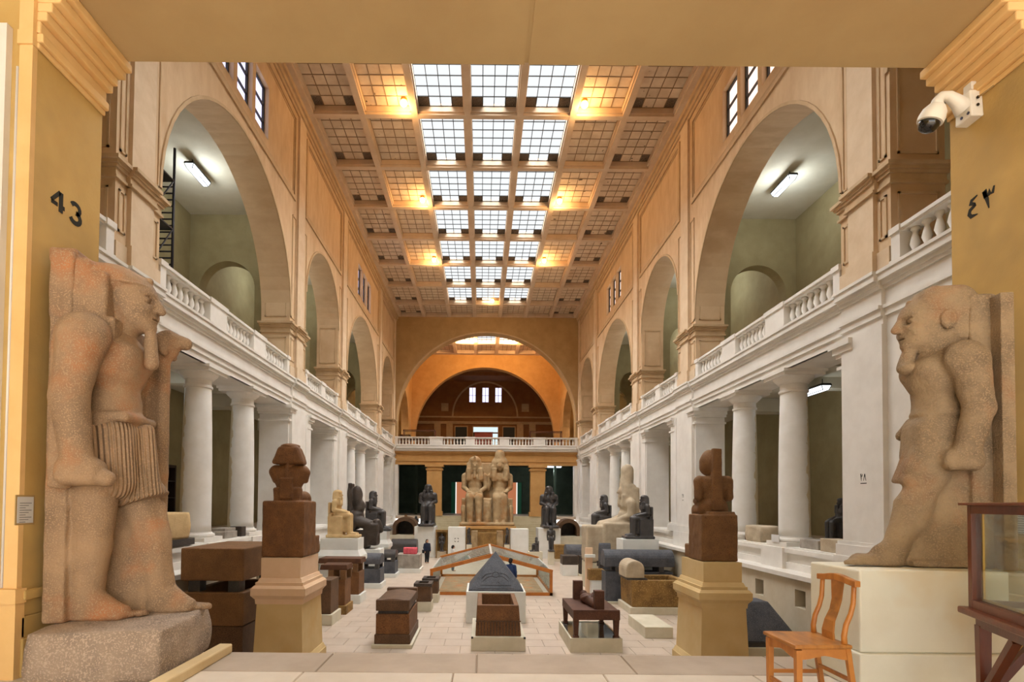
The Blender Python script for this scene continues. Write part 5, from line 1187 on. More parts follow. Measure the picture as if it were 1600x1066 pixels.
# white screens beside the pedestal
for px0, px1, yt, nm in ((700, 727, 824, 'left'), (798, 826, 826, 'right')):
    Y = 41.5; x0, x1 = fx(px0, 840, Y), fx(px1, 840, Y)
    t = blk('white display block standing just %s of the colossus pedestal' % nm, 'display_block', 'block', x0, x1, Y, Y+1.2, 0, zpx(713, yt, Y), 'pedestal_white')
    if nm == 'left':
        strokes('printed_mark', None, [([(-.5, .2), (-.5, .5), (-.2, .5)], .09), ([(.2, .5), (.5, .5), (.5, .2)], .09), ([(.5, -.2), (.5, -.5), (.2, -.5)], .09), ([(-.2, -.5), (-.5, -.5), (-.5, -.2)], .09)], (0, 0, 0), (1, 0, 0), (0, 0, 1), .26, .004, nrm=(0, -1, 0)).parent = t
        bpy.data.objects['printed_mark'].location = ((x1-x0)*.5, -.001, zpx(713, 844, Y))
def standing(H, mt, res=None):
    res = res or H/60; s = S((-.16*H, -.18*H, 0), (.2*H, .18*H, 1.03*H), res); P = lambda *a: tuple(q*H for q in a); k = .02*H
    s.box(P(.02, 0, .025), P(.15, .13, .025), .01*H, .01*H); s.box(P(-.1, 0, .45), P(.03, .08, .45), .01*H, .01*H)
    for q in (-1, 1):
        s.cap(P(0 if q < 0 else .05, q*.05, .5), P(0 if q < 0 else .07, q*.05, .07), .06*H, .04*H, k); s.cap(P(.05, q*.05, .06), P(.13, q*.05, .06), .028*H, .025*H, k)
        s.cap(P(-.01, q*.13, .8), P(-.01, q*.145, .6), .043*H, .035*H, k); s.cap(P(-.01, q*.145, .6), P(.02, q*.135, .45), .034*H, .03*H, k)
    s.ell(P(0, 0, .52), P(.08, .1, .09), k); s.ell(P(0, 0, .72), P(.075, .115, .13), k); s.cap(P(0, -.11, .8), P(0, .11, .8), .04*H, .04*H, k); s.cap(P(0, 0, .82), P(.01, 0, .88), .04*H, .04*H, k)
    s.ell(P(.02, 0, .92), P(.055, .05, .068), k*.5); s.box(P(-.02, 0, .91), P(.05, .09, .07), .03*H, k*.5, top=(1, .65)); s.ell(P(0, 0, .975), P(.065, .06, .035), k*.5)
    return s.mesh('body', mt, .004*H, 6/H)
M_ST = standing(1.6, 'black_granite')
for px, yb_, H_, Y, rz, nm in ((733, 851, 1.25, 41.3, 0, 'dark standing statuette at the left cheek of the colossus pedestal'), (792, 851, 1.25, 41.3, PI, 'dark standing statuette at the right cheek of the colossus pedestal'), (861, 862, 1.75, 38.0, -PI/2, 'dark standing statue before the far right white block')):
    z0 = zpx(px, yb_, Y); blk('low pale block under the %s' % nm.replace('dark ', ''), 'base_block', 'base', fx(px, yb_, Y)-.2, fx(px, yb_, Y)+.2, Y-.2, Y+.2, 0, z0, 'base_block')
    put_statue(nm, M_ST, fx(px, yb_, Y), Y, z0+.012, rz, H_/1.6, 'standing_statue')
M_CR = seated(1.0, 'black_granite')
Y = 39.0; z0 = zpx(836, 862, Y); x = fx(836, 862, Y)
blk('pale block under the small dark seated figure far right of the glass case', 'base_block', 'base', x-.5, x+.5, Y-.4, Y+.4, 0, z0, 'base_block'); put_statue('small dark seated figure far right beside the white block', M_CR, x, Y, z0+.002, PI, 1.05)
Y = 41.95; x = fx(690, 866, Y); t = thing('relief_niche', 'small stone niche with carved standing figures left of the white display block', 'relief', (x, Y, 0))
b = B(); b.box(-.45, -.36, 0, .5, 0, 2.0); b.box(.36, .45, 0, .5, 0, 2.0); b.box(-.45, .45, .4, .5, 0, 2.0); b.box(-.47, .47, -.05, .5, 2.0, 2.15); b.build('frame', 'gold_stone', t); put('figure', M_ST, t, (0, .1, .5), rz=-PI/2).scale = (.85,)*3; B().box(-.35, .35, -.1, .35, 0, .5).build('block', 'limestone_grey', t)
# vaulted stone shrines at the far corners
for px0, px1, yt, yb_, nm in ((613, 651, 808, 836, 'left'), (872, 906, 811, 838, 'right')):
    Y = 44.5; x0, x1 = fx(px0, yb_, Y), fx(px1, yb_, Y); z0, z1 = zpx(px0, yb_, Y), zpx(px0, yt, Y); w = x1-x0
    blk('cream platform under the vaulted shrine at the far %s' % nm, 'platform', 'platform', x0-.3, x1+.3, Y-.2, Y+2.3, 0, z0, 'base_block')
    t = thing('stone_shrine', 'dark brown vaulted stone shrine at the far %s corner' % nm, 'shrine', (x0, Y, z0+.002)); n = 16; H_ = z1-z0
    out = [(0, 0)]+[(w/2-w/2*math.cos(PI*i/n), H_*.4+H_*.6*math.sin(PI*i/n)) for i in range(n+1)]+[(w, 0)]; inn = [(w*.14, 0)]+[(w/2-w*.36*math.cos(PI*i/n), H_*.36+H_*.42*math.sin(PI*i/n)) for i in range(n+1)]+[(w*.86, 0)]
    b = B(); k = len(out); V = [(a, y, z) for y in (0, 1.8) for a, z in out]+[(a, y, z) for y in (0, 1.8) for a, z in inn]; Fc = []
    for i in range(k-1): Fc += [(i, i+1, k+i+1, k+i), (2*k+i, 3*k+i, 3*k+i+1, 2*k+i+1), (i, 2*k+i, 2*k+i+1, i+1), (k+i, k+i+1, 3*k+i+1, 3*k+i)]
    b.poly(V, Fc); b.build('vault', 'red_granite_dark', t); B().prism(inn, 1.6, 1.75, 'y').build('back', 'brown_black', t)
for i, px in enumerate((634, 650)):
    Y = 49.9; put_statue('small brown seated figure behind the left shrine, %s of the pair' % ('left' if i == 0 else 'right'), seated(1.1, 'quartzite') if i == 0 else bpy.data.meshes['body'+'.%03d' % 0] if False else M_CR, fx(px, 815, 47.5), 47.4, ZG*.2*0+1.9, -PI/2, 1.2)
blk('pale block carrying two small seated figures behind the left shrine', 'platform', 'platform', fx(627, 815, 47.5)-.1, fx(656, 815, 47.5)+.2, 46.9, 47.9, 0, 1.897, 'base_block')
# ---- the row of sarcophagi on the left
sarc('small dark chest nearest the left cream pedestal', 'cream base under the small dark chest', 494, 519, 978, 1.2, 961, 907, None, None, 'base_block', 'red_granite_dark')
sarc('brown granite chest with slab lid raised on props, second in left row', 'marbled base under the second chest of the left row', 509, 541, 961, 1.1, 947, 906, 891, 883, 'gold_stone', 'red_granite', 'cap_wood', lx=(497, 541), gap_mat='quartzite')
sarc('broad reddish granite chest with raised slab lid, third in left row', 'white base under the third chest of the left row', 516, 563, 944, 1.2, 930, 894, 881, 873, 'pedestal_white', 'red_granite', 'cap_wood', lx=(494, 563), gap_mat='quartzite')
sarc('grey granite sarcophagus with propped lid in the left row', 'white base under the grey propped sarcophagus', 556, 596, 920, 1.3, 912, 889, 882, 866, 'pedestal_white', 'grey_granite', lid='vaultx')
sarc('dark grey sarcophagus with shifted lid behind the propped one', 'white base under the dark grey sarcophagus', 590, 619, 903, 1.3, 897, 878, 872, 860, 'pedestal_white', 'grey_granite', 'black_granite', lid='vaultx')
sarc('rough pale stone sarcophagus near the walking woman', 'white base under the rough pale sarcophagus', 616, 657, 896, 1.6, 889, 867, None, None, 'pedestal_white', 'rough_stone', hol=False)
t = sarc('long black stone lid lying behind the rough pale sarcophagus', 'cream base under the long black lid', 608, 652, 874, 1.4, 866, 858, None, 843, 'base_block', 'black_granite', lid='vaultx')
mat('pink_cloth', (222, 104, 112), (204, 84, 96), 8, .9)
p = onz(641, 896); rk = rock('pink_bundle', 'pink_cloth', -.42, .42, -.25, .25, 0, .38, 9, .05, 8); rk.location = (fx(641, 867, p.y+.6), p.y+.6, zpx(636, 867, p.y)+.0); tag(rk, 'bright pink cloth bundle resting on the rough pale sarcophagus', 'cloth')
# ---- front sarcophagus left of centre
p0 = onz(580, 1014); p1 = onz(644, 1014); Y = p0.y; w = p1.x-p0.x
zq = [zpx(610, q, Y) for q in (1014, 1008, 993, 961, 956, 937)]
blk('thin cream base under the front sarcophagus left of centre', 'base_block', 'base', p0.x, p1.x, Y, Y+2.3, 0, zq[1], 'base_block')
t = thing('sarcophagus', 'brown granite sarcophagus with heavy curved lid, front row left of centre', 'sarcophagus', (p0.x, Y, zq[1])); zr = [q-zq[1] for q in zq]
B().box(.07, w-.07, .07, 2.2, 0, zr[2]).build('plinth', 'red_granite_dark', t, bevel=.015); B().box(.1, w-.1, .11, 2.16, zr[2], zr[3]).build('chest', 'red_granite', t, bevel=.02); B().box(.16, w-.16, .17, 2.1, zr[3], zr[4]).build('seam', 'black_granite', t)
l = B(); n = 12; l.prism([(.12, zr[4])]+[(.1+(w-.2)*i/n, zr[4]+(zr[5]-zr[4])*(.82+.18*math.sin(PI*i/n))) for i in range(n+1)]+[(w-.12, zr[4])], .1, 2.15, 'y'); l.box(.1, w-.1, .08, .3, zr[4], zr[5]-.03); l.box(.1, w-.1, 1.97, 2.2, zr[4], zr[5]+.03); l.build('lid', 'red_granite_dark', t, bevel=.02)
# ---- two small chests
for xl, xr, yb, y1, y2, d1, d2 in ((646, 674, 956, 941, 912, 'nearer small brown chest with dark rim left of the gabled case', 'cream base under the nearer small brown chest'), (659, 685, 942, 928, 904, 'farther small brown chest with rim left of the gabled case', 'cream base under the farther small brown chest')):
    p0 = onz(xl, yb); p1 = onz(xr, yb); Y = p0.y; w = p1.x-p0.x; z1, z2 = zpx(xl, y1, Y), zpx(xl, y2, Y)
    blk(d2, 'base_block', 'base', p0.x+.08, p1.x, Y, Y+.8, 0, z1, 'base_block'); t = thing('stone_chest', d1, 'chest', (p0.x, Y, z1))
    c = B(); hollow(c, (.1, w-.02, .04, .76), 0, (.08, w-.04, .03, .77), z2-z1-.12, .09, .1); c.build('body', 'red_granite_dark', t, bevel=.01); r = B(); hollow(r, (0, w, -.04, .84), z2-z1-.12, (0, w, -.04, .84), z2-z1, .16, z2-z1-.1); r.build('rim', 'brown_black', t, bevel=.01)
# ---- centre open sarcophagus
p0 = onz(736, 1018); p1 = onz(821, 1018); Y = p0.y; w = p1.x-p0.x; zb = zpx(778, 996, Y); zt = zpx(778, 946, Y+.15)
t = blk('low cream base with brass corners under the open centre sarcophagus', 'base_block', 'base', p0.x, p1.x, Y, Y+2.6, 0, zb, 'base_block')
for q in (0, w): B().box(q-.06 if q else 0, q+.002 if q else .06, -.004, .05, zb-.05, zb+.003).build('corner_plate', 'lamp_metal', t)
t = thing('sarcophagus', 'open brown granite sarcophagus in the centre before the black pyramid capstone', 'sarcophagus', (p0.x, Y, zb)); c = B()
hollow(c, (.12, w-.12, .12, 2.35), 0, (.17, w-.19, .15, 2.3), zt-zb, .14, .2); c.build('chest', 'red_granite', t, bevel=.02)
c = B()
for i in range(14):
    q = .2+i*(w-.4)/13; c.box(q-.02, q+.02, .108, .14, .04, (zt-zb)*.46)
c.box(.13, w-.13, .105, .15, (zt-zb)*.47, (zt-zb)*.5); c.build('panel_relief', 'red_granite_dark', t)
# ---- black capstone on white base
p0 = onz(728, 974); p1 = onz(821, 974); Y = p0.y; w = p1.x-p0.x; zt = zpx(775, 925, Y)
blk('tall white base block under the black pyramid capstone', 'base_block', 'base', p0.x, p1.x, Y, Y+w*1.0, 0, zt, 'pedestal_white')
t = thing('pyramid_capstone', 'black granite pyramid capstone with carved winged disc in the hall centre', 'capstone', (p0.x+w/2, Y+w/2, zt+.002)); hw = w*.465; ph = 1.34
b = B(); b.frustum((-hw, hw, -hw, hw), 0, (-hw*.985, hw*.985, -hw*.985, hw*.985), .06); b.poly([(-hw*.985, -hw*.985, .06), (hw*.985, -hw*.985, .06), (hw*.985, hw*.985, .06), (-hw*.985, hw*.985, .06), (.0, 0, ph)], [(0, 1, 4), (1, 2, 4), (2, 3, 4), (3, 0, 4)]); b.build('pyramid', 'grey_granite', t)
def slope(u, v): # point on the front face, v height
    f = (v-.06)/(ph-.06); y = -hw*.985*(1-f)-.004; return (u, y, v)
b = B(); n = 14
def rib(pts, wd):
    for (u0, v0), (u1, v1) in zip(pts[:-1], pts[1:]): b.bar(slope(u0, v0), slope(u1, v1), wd, .012)
rib([(.12*math.cos(2*PI*i/n), .55+.09*math.sin(2*PI*i/n)) for i in range(n+1)], .02)
for q in (-1, 1):
    rib([(q*.13, .6), (q*.35, .56), (q*.5, .42)], .02); rib([(q*.13, .5), (q*.3, .46), (q*.45, .34)], .02); rib([(q*.08, .38), (q*.08, .3), (q*.16, .25)], .018)
rib([(-.55, .2), (.55, .2)], .015); rib([(-.66, .1), (.66, .1)], .015); b.build('winged_disc', 'black_granite', t)
# ---- gabled glass case
mat('case_gold', (190, 116, 40), (172, 98, 30), 4, .4, .05, 30, spec=.5); mat('bar_metal', (214, 212, 206), rough=.35, metal=.3); mat('painted_pavement', (176, 146, 112), (150, 120, 90), 2.5, .7, .1, 20, c3=(196, 120, 66), s3=1.6)
p0 = onz(672, 929.5); p1 = onz(862, 929.5); Y = p0.y; w = p1.x-p0.x; Lc = 6.2; ze = zpx(767, 893, Y); za = zpx(767, 868, Y)
t = thing('gabled_glass_case', 'long gabled glass case with orange wood frame over a painted pavement', 'display case', (p0.x, Y, 0))
for yy in (0, Lc):
    b = B(); b.box(0, .13, yy-.06, yy+.06, 0, ze); b.build('post', 'case_gold', t); b = B(); b.box(w-.13, w, yy-.06, yy+.06, 0, ze); b.build('post', 'case_gold', t)
    B().box(0, w, yy-.06, yy+.06, 0, .14).build('bottom_rail', 'case_gold', t)
    for a, c in (((0, ze), (w/2, za)), ((w, ze), (w/2, za))): B().bar((a[0], yy, a[1]), (c[0], yy, c[1]), .14, .17).build('gable_rail', 'case_gold', t)
    B().prism([(.1, .12), (.1, ze), (w/2, za), (w-.1, ze), (w-.1, .12)], yy-.006, yy+.006, 'y').build('gable_pane', 'glass', t)
for x in (.03, w-.03): B().box(x-.04, x+.04, 0, Lc, ze-.05, ze+.02).build('eave_rail', 'bar_metal', t); B().box(x-.04, x+.04, 0, Lc, 0, .14).build('bottom_rail', 'case_gold', t)
B().bar((w/2, 0, za+.03), (w/2, Lc, za+.03), .1, .06).build('ridge_rail', 'bar_metal', t)
for k in range(1, 8):
    yy = Lc*k/8
    for a in (0, w): B().bar((a, yy, ze), (w/2, yy, za), .04, .04).build('roof_bar', 'bar_metal', t)
for a in (0, w):
    n = 8
    for k in range(n):
        y0_, y1_ = Lc*k/n+.02, Lc*(k+1)/n-.02; q = B(); q.poly([(a, y0_, ze+.005), (a, y1_, ze+.005), (w/2, y1_, za+.005), (w/2, y0_, za+.005), (a, y0_, ze+.015), (a, y1_, ze+.015), (w/2, y1_, za+.015), (w/2, y0_, za+.015)], [(0,1,2,3), (4,5,6,7), (0,1,5,4), (1,2,6,5), (2,3,7,6), (3,0,4,7)]); q.build('roof_pane', 'glass', t)
    x = .03 if a == 0 else w-.03
    for k in range(10):
        yy = Lc*k/10; B().box(x-.02, x+.02, yy-.02, yy+.02, .14, ze-.05).build('side_bar', 'bar_metal', t)
    for k in range(10): B().box(x-.004, x+.004, Lc*k/10+.02, Lc*(k+1)/10-.02, .14, ze-.05).build('side_pane', 'glass', t)
tag(B().box(0, w-.7, 0, Lc-.7, 0, .06).build('painted_pavement', 'painted_pavement', None, (p0.x+.35, Y+.35, .01)), 'painted ancient pavement lying inside the gabled glass case', 'pavement')
# ---- funerary bed
mat('bed_stone', (92, 58, 42), (74, 46, 34), 3, .55, .25, 40, speck=(120, 82, 62), sscale=60, sth=.6); mat('mirror', (190, 205, 205), rough=.06, metal=.9)
p0 = onz(891, 1020); p1 = onz(972, 1020); Y = p0.y; w = p1.x-p0.x; D = 2.3; zb = zpx(931, 998, Y); z1 = zpx(931, 969, Y+.1); z2 = zpx(931, 955, Y+.1)
t = thing('mirror_base', 'low cream base with mirrored top under the dark stone bed', 'base', (p0.x, Y, 0)); c = B(); hollow(c, (0, w, 0, D), 0, (0, w, 0, D), zb, .05, zb-.04); c.build('tray', 'base_block', t); B().box(.05, w-.05, .05, D-.05, zb-.035, zb-.02).build('mirror_sheet', 'mirror', t)
t = thing('stone_bed', 'dark brown stone bed with a reclining figure and upright headboard', 'stone bed', (p0.x, Y, zb-.018)); z1 -= zb-.018; z2 -= zb-.018; a0, a1 = .1, w-.05
for x in (a0+.09, a1-.09):
    for y in (.18, D-.18): b = B(); b.frustum((x-.08, x+.08, y-.1, y+.1), 0, (x-.08, x+.08, y-.08, y+.08), .06); b.frustum((x-.06, x+.06, y-.07, y+.07), .06, (x-.08, x+.08, y-.09, y+.09), z1); b.build('leg', 'bed_stone', t, bevel=.015)
b = B(); b.box(a0, a1, .06, D-.06, z1, z2); b.box(a0, a1, .06, .2, z2, z2+.03); b.build('bed_slab', 'bed_stone', t, bevel=.025)
xm = (a0+a1)/2; B().box(xm-.02, xm+.26, .25, .5, z2, z2+.55).build('footboard', 'bed_stone', t, bevel=.01); B().box(xm-.35, xm-.05, D-.35, D-.15, z2, z2+.6).build('headboard', 'bed_stone', t, bevel=.01)
s = S((-.4, -.1, -.02), (.4, 1.7, .5), .03); s.cap((.08, 0, .12), (.0, .7, .14), .13, .16, .04); s.ell((0, .95, .15), (.24, .3, .16), .05); s.ell((-.05, 1.35, .2), (.13, .15, .14), .04); s.cap((-.2, .8, .14), (-.05, .55, .26), .06, .05, .03); s.cap((.2, .8, .14), (.05, .55, .26), .06, .05, .03); s.cap((.05, .4, .3), (.08, .5, .36), .04, .05, .02)
put('figure', s.mesh('figure', 'bed_stone', .01, 4), t, (xm, .5, z2-.01))
# ---- right row
t = blk('low white empty platform between the stone bed and right pedestal', 'platform', 'platform', fx(1008, 998, onz(1008, 998).y), 5.7, onz(1008, 998).y, onz(1008, 998).y+2.0, 0, .36, 'base_block')
p0 = onz(989, 961); Y = p0.y
blk('cream base under the golden brown chest on the right', 'base_block', 'base', p0.x-.1, 7.75, Y, Y+1.9, 0, zpx(1010, 950, Y), 'base_block'); zb = zpx(1010, 950, Y); zt = zpx(1010, 907, Y+.1)
t = thing('sarcophagus', 'golden brown mottled stone chest on the right below the vaulted lid', 'sarcophagus', (p0.x, Y, zb)); c = B(); hollow(c, (.0, 2.1, .1, 1.8), 0, (-.03, 2.13, .08, 1.82), zt-zb, .2, .2); c.build('chest', 'gold_stone', t, bevel=.03)
rk = B(); vault(rk, 0, .72, 0, 1.2, 0, zpx(992, 877, Y)-zt-.05, 'y', 12, .5); tag(rk.build('stone_head_block', 'limestone_grey', None, (p0.x-.22, Y+.15, zt+.05), bevel=.06, smooth=False), 'rounded pale brown stone lying on the golden chest corner', 'stone'); tag(B().box(0, .8, 0, 1.3, 0, .045).build('dark_board', 'black_granite', None, (p0.x-.2, Y+.12, zt+.002)), 'dark board under the rounded stone on the golden chest', 'board')
sarc('big grey granite sarcophagus with vaulted lid propped open on the right', 'cream base under the big grey vaulted sarcophagus', 944, 1056, 945, 1.0, 941, 894, 886, 860, 'base_block', 'grey_granite', lid='vaultx', bin_=.1, over=.05)
sarc('smaller grey vaulted sarcophagus behind the big propped one', 'cream base under the smaller grey vaulted sarcophagus', 935, 958, 929.5, .5, 927, 886, 878, 849, 'base_block', 'grey_granite', lid='vaultx')
Y = onz(930, 932).y; blk('white block carrying the small gold-brown chest', 'base_block', 'base', fx(924, 931, Y), fx(944, 931, Y), Y, Y+.4, 0, zpx(930, 907, Y), 'pedestal_white')
t = thing('stone_chest', 'small gold-brown carved chest on white block beside the label post', 'chest', (fx(920, 907, Y), Y-.03, zpx(930, 907, Y)+.002)); w = fx(944, 907, Y)-fx(920, 907, Y); c = B(); hollow(c, (0, w, 0, .44), 0, (0, w, 0, .44), zpx(930, 890, Y)-zpx(930, 907, Y), .1, .15); c.build('body', 'gold_stone', t, bevel=.015)
Y = 25.95; t = thing('label_post', 'slim cream label post with angled board on the right', 'post', (fx(920, 880, Y), Y, 0)); B().box(-.16, .16, -.1, .1, 0, zpx(921, 856, Y)).build('post', 'pedestal_pink', t); B().box(-.22, .25, -.28, -.1, zpx(921, 869, Y)-.05, zpx(921, 866, Y)).build('board', 'pedestal_white', t)
sarc('dark box on white base on the far right row', 'white base under the dark box on the right row', 879, 903, 900, 1.0, 883, 869, None, None, 'pedestal_white', 'brown_black', bin_=.0)
Y = onz(909, 901).y; blk('thin cream base under the upright dark slab', 'base_block', 'base', fx(904.5, 903, Y), fx(917, 903, Y), Y, Y+.8, 0, .12, 'base_block'); blk('upright dark stone slab beside the dark box', 'stone_slab', 'slab', fx(906, 897, Y+.1), fx(916, 897, Y+.1), Y+.1, Y+.6, .122, zpx(908, 869, Y+.1), 'brown_black')
sarc('brown chest with purple-brown rounded lid on the far right', 'cream base under the chest with rounded lid', 884, 921, 886, 1.5, 882, 868, None, 852, 'base_block', 'red_granite_dark', 'grey_granite', lid='vaultx')
sarc('golden box far right of the glass case', 'cream base under the golden box', 867, 886, 878, 1.0, 874, 852, None, None, 'base_block', 'gold_stone', bin_=.03)
# black truncated pyramid behind the chair
Y = 13.8; z0 = zpx(1205, 1012, Y); x0, x1 = fx(1150, 1012, Y), fx(1254, 1012, Y)
blk('pale block under the dark sloping stone behind the chair', 'base_block', 'base', x0-.05, x1+.03, Y-.05, Y+1.65, 0, z0, 'base_block')
t = thing('sloping_stone', 'dark grey truncated pyramid stone behind the chair', 'stone', (x0, Y, z0+.002)); w = x1-x0; h = zpx(1205, 941, Y+.5)-z0
B().frustum((0, w, 0, 1.6), 0, (0, w, 0, 1.6), .12).build('foot', 'black_granite', t); B().frustum((0, w, 0, 1.6), .12, (w*.23, w*.66, .55, 1.15), h).build('body', 'grey_granite', t, bevel=.03)
# ---- stones on the gallery ledges
def stone(desc, px, py, Yd, w, d, h, mt, z=ZG, seed=1, name='stone_block', amp=.03):
    o = rock(name, mt, -w/2, w/2, -d/2, d/2, 0, h, seed, amp, 7); p = at(px, py, Yd); o.location = (p.x, Yd, z); return tag(o, desc, 'stone')
sx = lambda px, Yd: fx(px, 840, Yd)
Yl = 15.3; tag(B().box(-.55, .55, -.9, .9, 0, .17).build('stone_slab', 'black_granite', None, (-8.95, 14.3, ZG)), 'dark slab under the speckled limestone block on the left ledge', 'slab')
o = rock('stone_block', 'limestone', -.5, .5, -.8, .8, 0, .72, 3, .02, 10); o.location = (-8.95, 14.3, ZG+.172); tag(o, 'speckled rounded limestone block on the left ledge beside the king', 'stone')
o = rock('stone_block', 'brown_black', -.5, .5, -.4, .4, 0, 1.25, 5, .04, 8); o.location = (-10.6, 15.6, ZG); tag(o, 'dark rounded stone in the lower left gallery', 'stone')
blk('pale flat stone on the left ledge between the columns', 'stone_block', 'stone', -9.2, -8.6, 17.4, 18.3, ZG, ZG+.22, 'rough_stone'); blk('dark square stone on the left ledge at the second column', 'stone_block', 'stone', -8.95, -8.55, 18.5, 18.85, ZG, ZG+.34, 'brown_black'); o = blk('white slab stone lying on the pale flat stone on the left ledge', 'stone_block', 'stone', -9.15, -8.7, 17.6, 18.4, ZG+.222, ZG+.32, 'rough_stone')
o = rock('stone_block', 'limestone_grey', -.35, .35, -.5, .5, 0, .52, 8, .08, 8); o.location = (8.95, 18.1, ZG); tag(o, 'rough broken boulder on the right ledge between the columns', 'stone')
blk('small brown stone beside the boulder on the right ledge', 'stone_block', 'stone', 8.75, 9.1, 18.72, 18.95, ZG, ZG+.28, 'red_granite_dark'); blk('grey flat stone on the right ledge past the near column', 'stone_block', 'stone', 8.7, 9.2, 14.75, 15.6, ZG, ZG+.25, 'rough_stone'); blk('tan square stone on the right ledge by the white pier', 'stone_block', 'stone', 8.6, 9.1, 13.65, 14.5, ZG, ZG+.34, 'limestone_grey')
tag(B().box(0, .02, 0, .42, 0, .22).build('paper_sheet', 'paper', None, (8.46, 16.25, ZG+.1)), 'white paper leaning at the foot of the near right column', 'paper')
# ---- furniture in the lower galleries
mat('dark_wood', (48, 34, 24), (38, 28, 20), 4, .5)
def shelf_case(desc, x, y, w, d, h, n, rz, mt='dark_wood', back='gallery_ceiling'):
    t = thing('shelf_cabinet', desc, 'cabinet', (x, y, ZG), rz); b = B()
    for sx_ in (-w/2, w/2-.08): b.box(sx_, sx_+.08, -d/2, d/2, 0, h)
    b.box(-w/2, w/2, -d/2, d/2, h-.1, h); b.box(-w/2, w/2, -d/2, d/2, 0, .12); b.build('frame', mt, t); B().box(-w/2+.02, w/2-.02, d/2-.04, d/2, .1, h-.1).build('back', back, t)
    for k in range(1, n): B().box(-w/2+.08, w/2-.08, -d/2, d/2-.04, h*k/n, h*k/n+.03).build('shelf', back, t)
    return t
shelf_case('dark wooden cabinet against the lower left gallery wall', -12.8, 20.8, 1.6, .5, 2.6, 4, PI/2, back='dark_wood')
shelf_case('black framed shelf cabinet in the lower right gallery', 11.2, 15.4, .9, .5, 2.0, 4, 0)
for px, mz, i in ((0, 0, 0),):
    put_statue('dark standing statue beside the shelf cabinet in the lower right gallery', M_ST, 10.35, 15.6, ZG, -PI/2, 1.15, 'standing_statue')
    put_statue('dark seated statue deeper in the lower right gallery', M_SEAT_DK, 10.9, 17.3, ZG, PI, .62)
B().box(-13.18, -13.12, 12.6, 15.8, ZG+.9, 6.1).build('wall_panel', 'white_paint', GL)
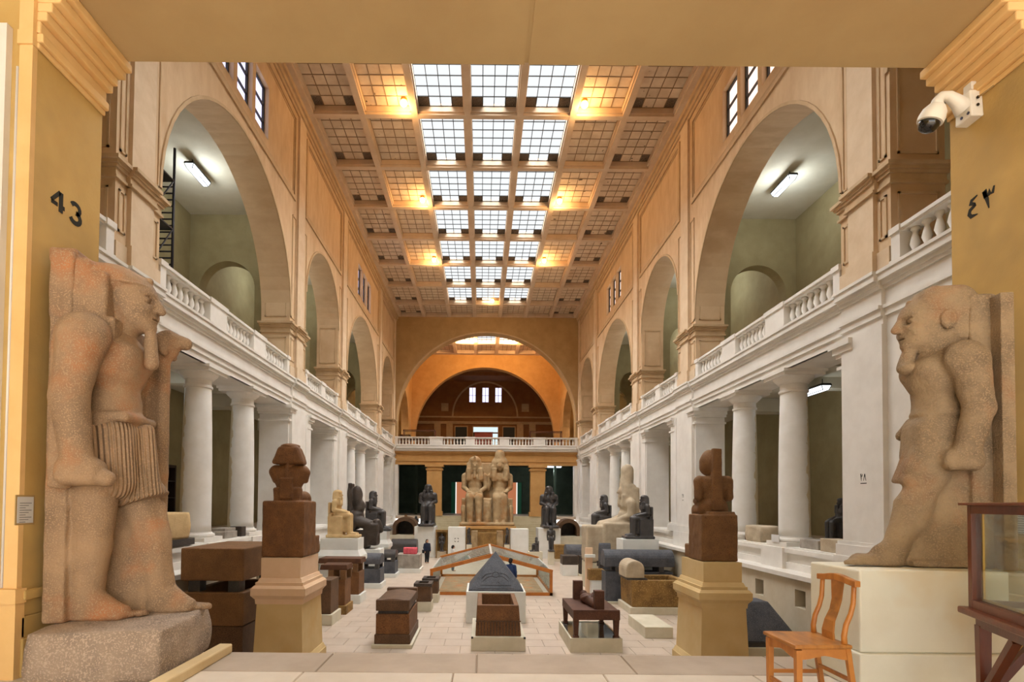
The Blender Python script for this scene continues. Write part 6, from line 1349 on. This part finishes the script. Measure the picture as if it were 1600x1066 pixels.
# ---- visitors
mat('skin', (196, 150, 120), rough=.6); mat('hair_dark', (30, 24, 22), rough=.6); mat('cloth_navy', (38, 46, 66), (30, 36, 54), 8, .9); mat('cloth_black', (28, 28, 32), rough=.9); mat('cloth_grey', (120, 122, 126), rough=.9); mat('cloth_white', (214, 210, 206), rough=.9); mat('cloth_blue', (46, 62, 98), (36, 50, 84), 8, .9)
def person(desc, x, y, H, rz, top, trousers, longhair=True, bag=None, coat=False):
    t = thing('person', desc, 'person', (x, y, 0), rz); k = .012*H; P = lambda *a: tuple(q*H for q in a)
    s = S((-.2*H, -.2*H, 0), (.2*H, .2*H, 1.02*H), H/70)
    for q in (-1, 1):
        s.cap(P(0, q*.055, .5), P(.01, q*.05, .28), .06*H, .043*H, k); s.cap(P(.01, q*.05, .28), P(-.01, q*.05, .06), .042*H, .027*H, k); s.cap(P(-.01, q*.05, .022), P(.085, q*.055, .018), .022*H, .02*H, k)
        s.cap(P(0, q*.105, .8), P(-.01, q*.135, .64), .034*H, .028*H, k); s.cap(P(-.01, q*.135, .64), P(.06, q*.125, .5), .027*H, .02*H, k); s.ell(P(.075, q*.125, .465), P(.014, .02, .035), k*.5)
        for f in range(4): s.cap(P(.066+.008*f, q*.122, .45), P(.07+.008*f, q*.122, .42-.004*abs(f-1.5)), .0055*H, .005*H, .002)
        s.cap(P(.085, q*.118, .475), P(.098, q*.112, .455), .006*H, .005*H, .003)
    s.ell(P(0, 0, .54), P(.07, .095, .08), k); s.ell(P(0, 0, .7), P(.065, .1, .14), k); s.cap(P(0, -.1, .805), P(0, .1, .805), .03*H, .03*H, k); s.cap(P(0, 0, .8), P(.01, 0, .88), .03*H, .03*H, k)
    s.ell(P(.015, 0, .935), P(.055, .045, .066), k*.5); s.ell(P(.07, 0, .925), P(.012, .009, .014), k*.4)
    for q in (-1, 1): s.ell(P(.01, q*.046, .93), P(.012, .007, .018), .003)
    put('body', s.mesh('body', 'skin'), t)
    s = S((-.2*H, -.2*H, 0), (.2*H, .2*H, 1.05*H), H/70)
    for q in (-1, 1): s.cap(P(0, q*.055, .52), P(.01, q*.05, .28), .07*H, .052*H, k); s.cap(P(.01, q*.05, .28), P(-.01, q*.05, .05), .05*H, .038*H, k)
    s.ell(P(0, 0, .53), P(.08, .105, .07), k); put('trousers', s.mesh('trousers', trousers), t)
    s = S((-.2*H, -.22*H, 0), (.2*H, .22*H, 1.05*H), H/70)
    s.ell(P(0, 0, .58), P(.085, .112, .1), k); s.ell(P(0, 0, .71), P(.08, .115, .13), k); s.cap(P(0, -.1, .8), P(0, .1, .8), .042*H, .042*H, k); s.ell(P(0, 0, .845), P(.045, .05, .025), k)
    if coat: s.box(P(0, 0, .47), P(.09, .115, .12), .04*H, k)
    for q in (-1, 1): s.cap(P(0, q*.11, .79), P(-.01, q*.138, .64), .044*H, .038*H, k); s.cap(P(-.01, q*.138, .64), P(.055, q*.127, .51), .036*H, .029*H, k)
    put('jacket', s.mesh('jacket', top), t)
    s = S((-.2*H, -.2*H, .6*H), (.2*H, .2*H, 1.06*H), H/90); s.ell(P(-.005, 0, .955), P(.062, .056, .058), k*.5); s.ell(P(-.035, 0, .925), P(.04, .052, .06), k*.5)
    if longhair: s.box(P(-.045, 0, .85), P(.03, .055, .09), .02*H, k)
    s.box(P(.07, 0, .91), P(.035, .06, .045), .01*H, .004, True); put('hair', s.mesh('hair', 'hair_dark'), t)
    mat_f = 'hair_dark'
    f = B()
    for q in (-1, 1): f.cbox(P(.064, q*.018, .938), P(.004, .008, .004))
    f.cbox(P(.062, 0, .898), P(.004, .014, .003)); f.build('face_features', mat_f, t)
    if bag:
        b = B(); b.box(-.12, .12, .0, .1, 0, .24); b.build('bag', bag, t, (0, -.17*H-.06, .42*H), bevel=.03)
    return t
p = onz(667, 880); person('woman in dark clothes with long dark hair walking, carrying a small black bag', p.x, p.y, 1.66, math.radians(-60), 'cloth_navy', 'cloth_black', True, 'cloth_black')
p = onz(797, 926); person('man in a dark blue jacket standing at the gabled glass case', fx(798, 880, Y_ := 24.9), Y_, 1.74, math.radians(70), 'cloth_blue', 'cloth_black', False)
person('visitor in a pale shirt behind the gabled glass case', fx(708, 860, 34.0), 34.0, 1.6, math.radians(20), 'cloth_white', 'cloth_grey', False)
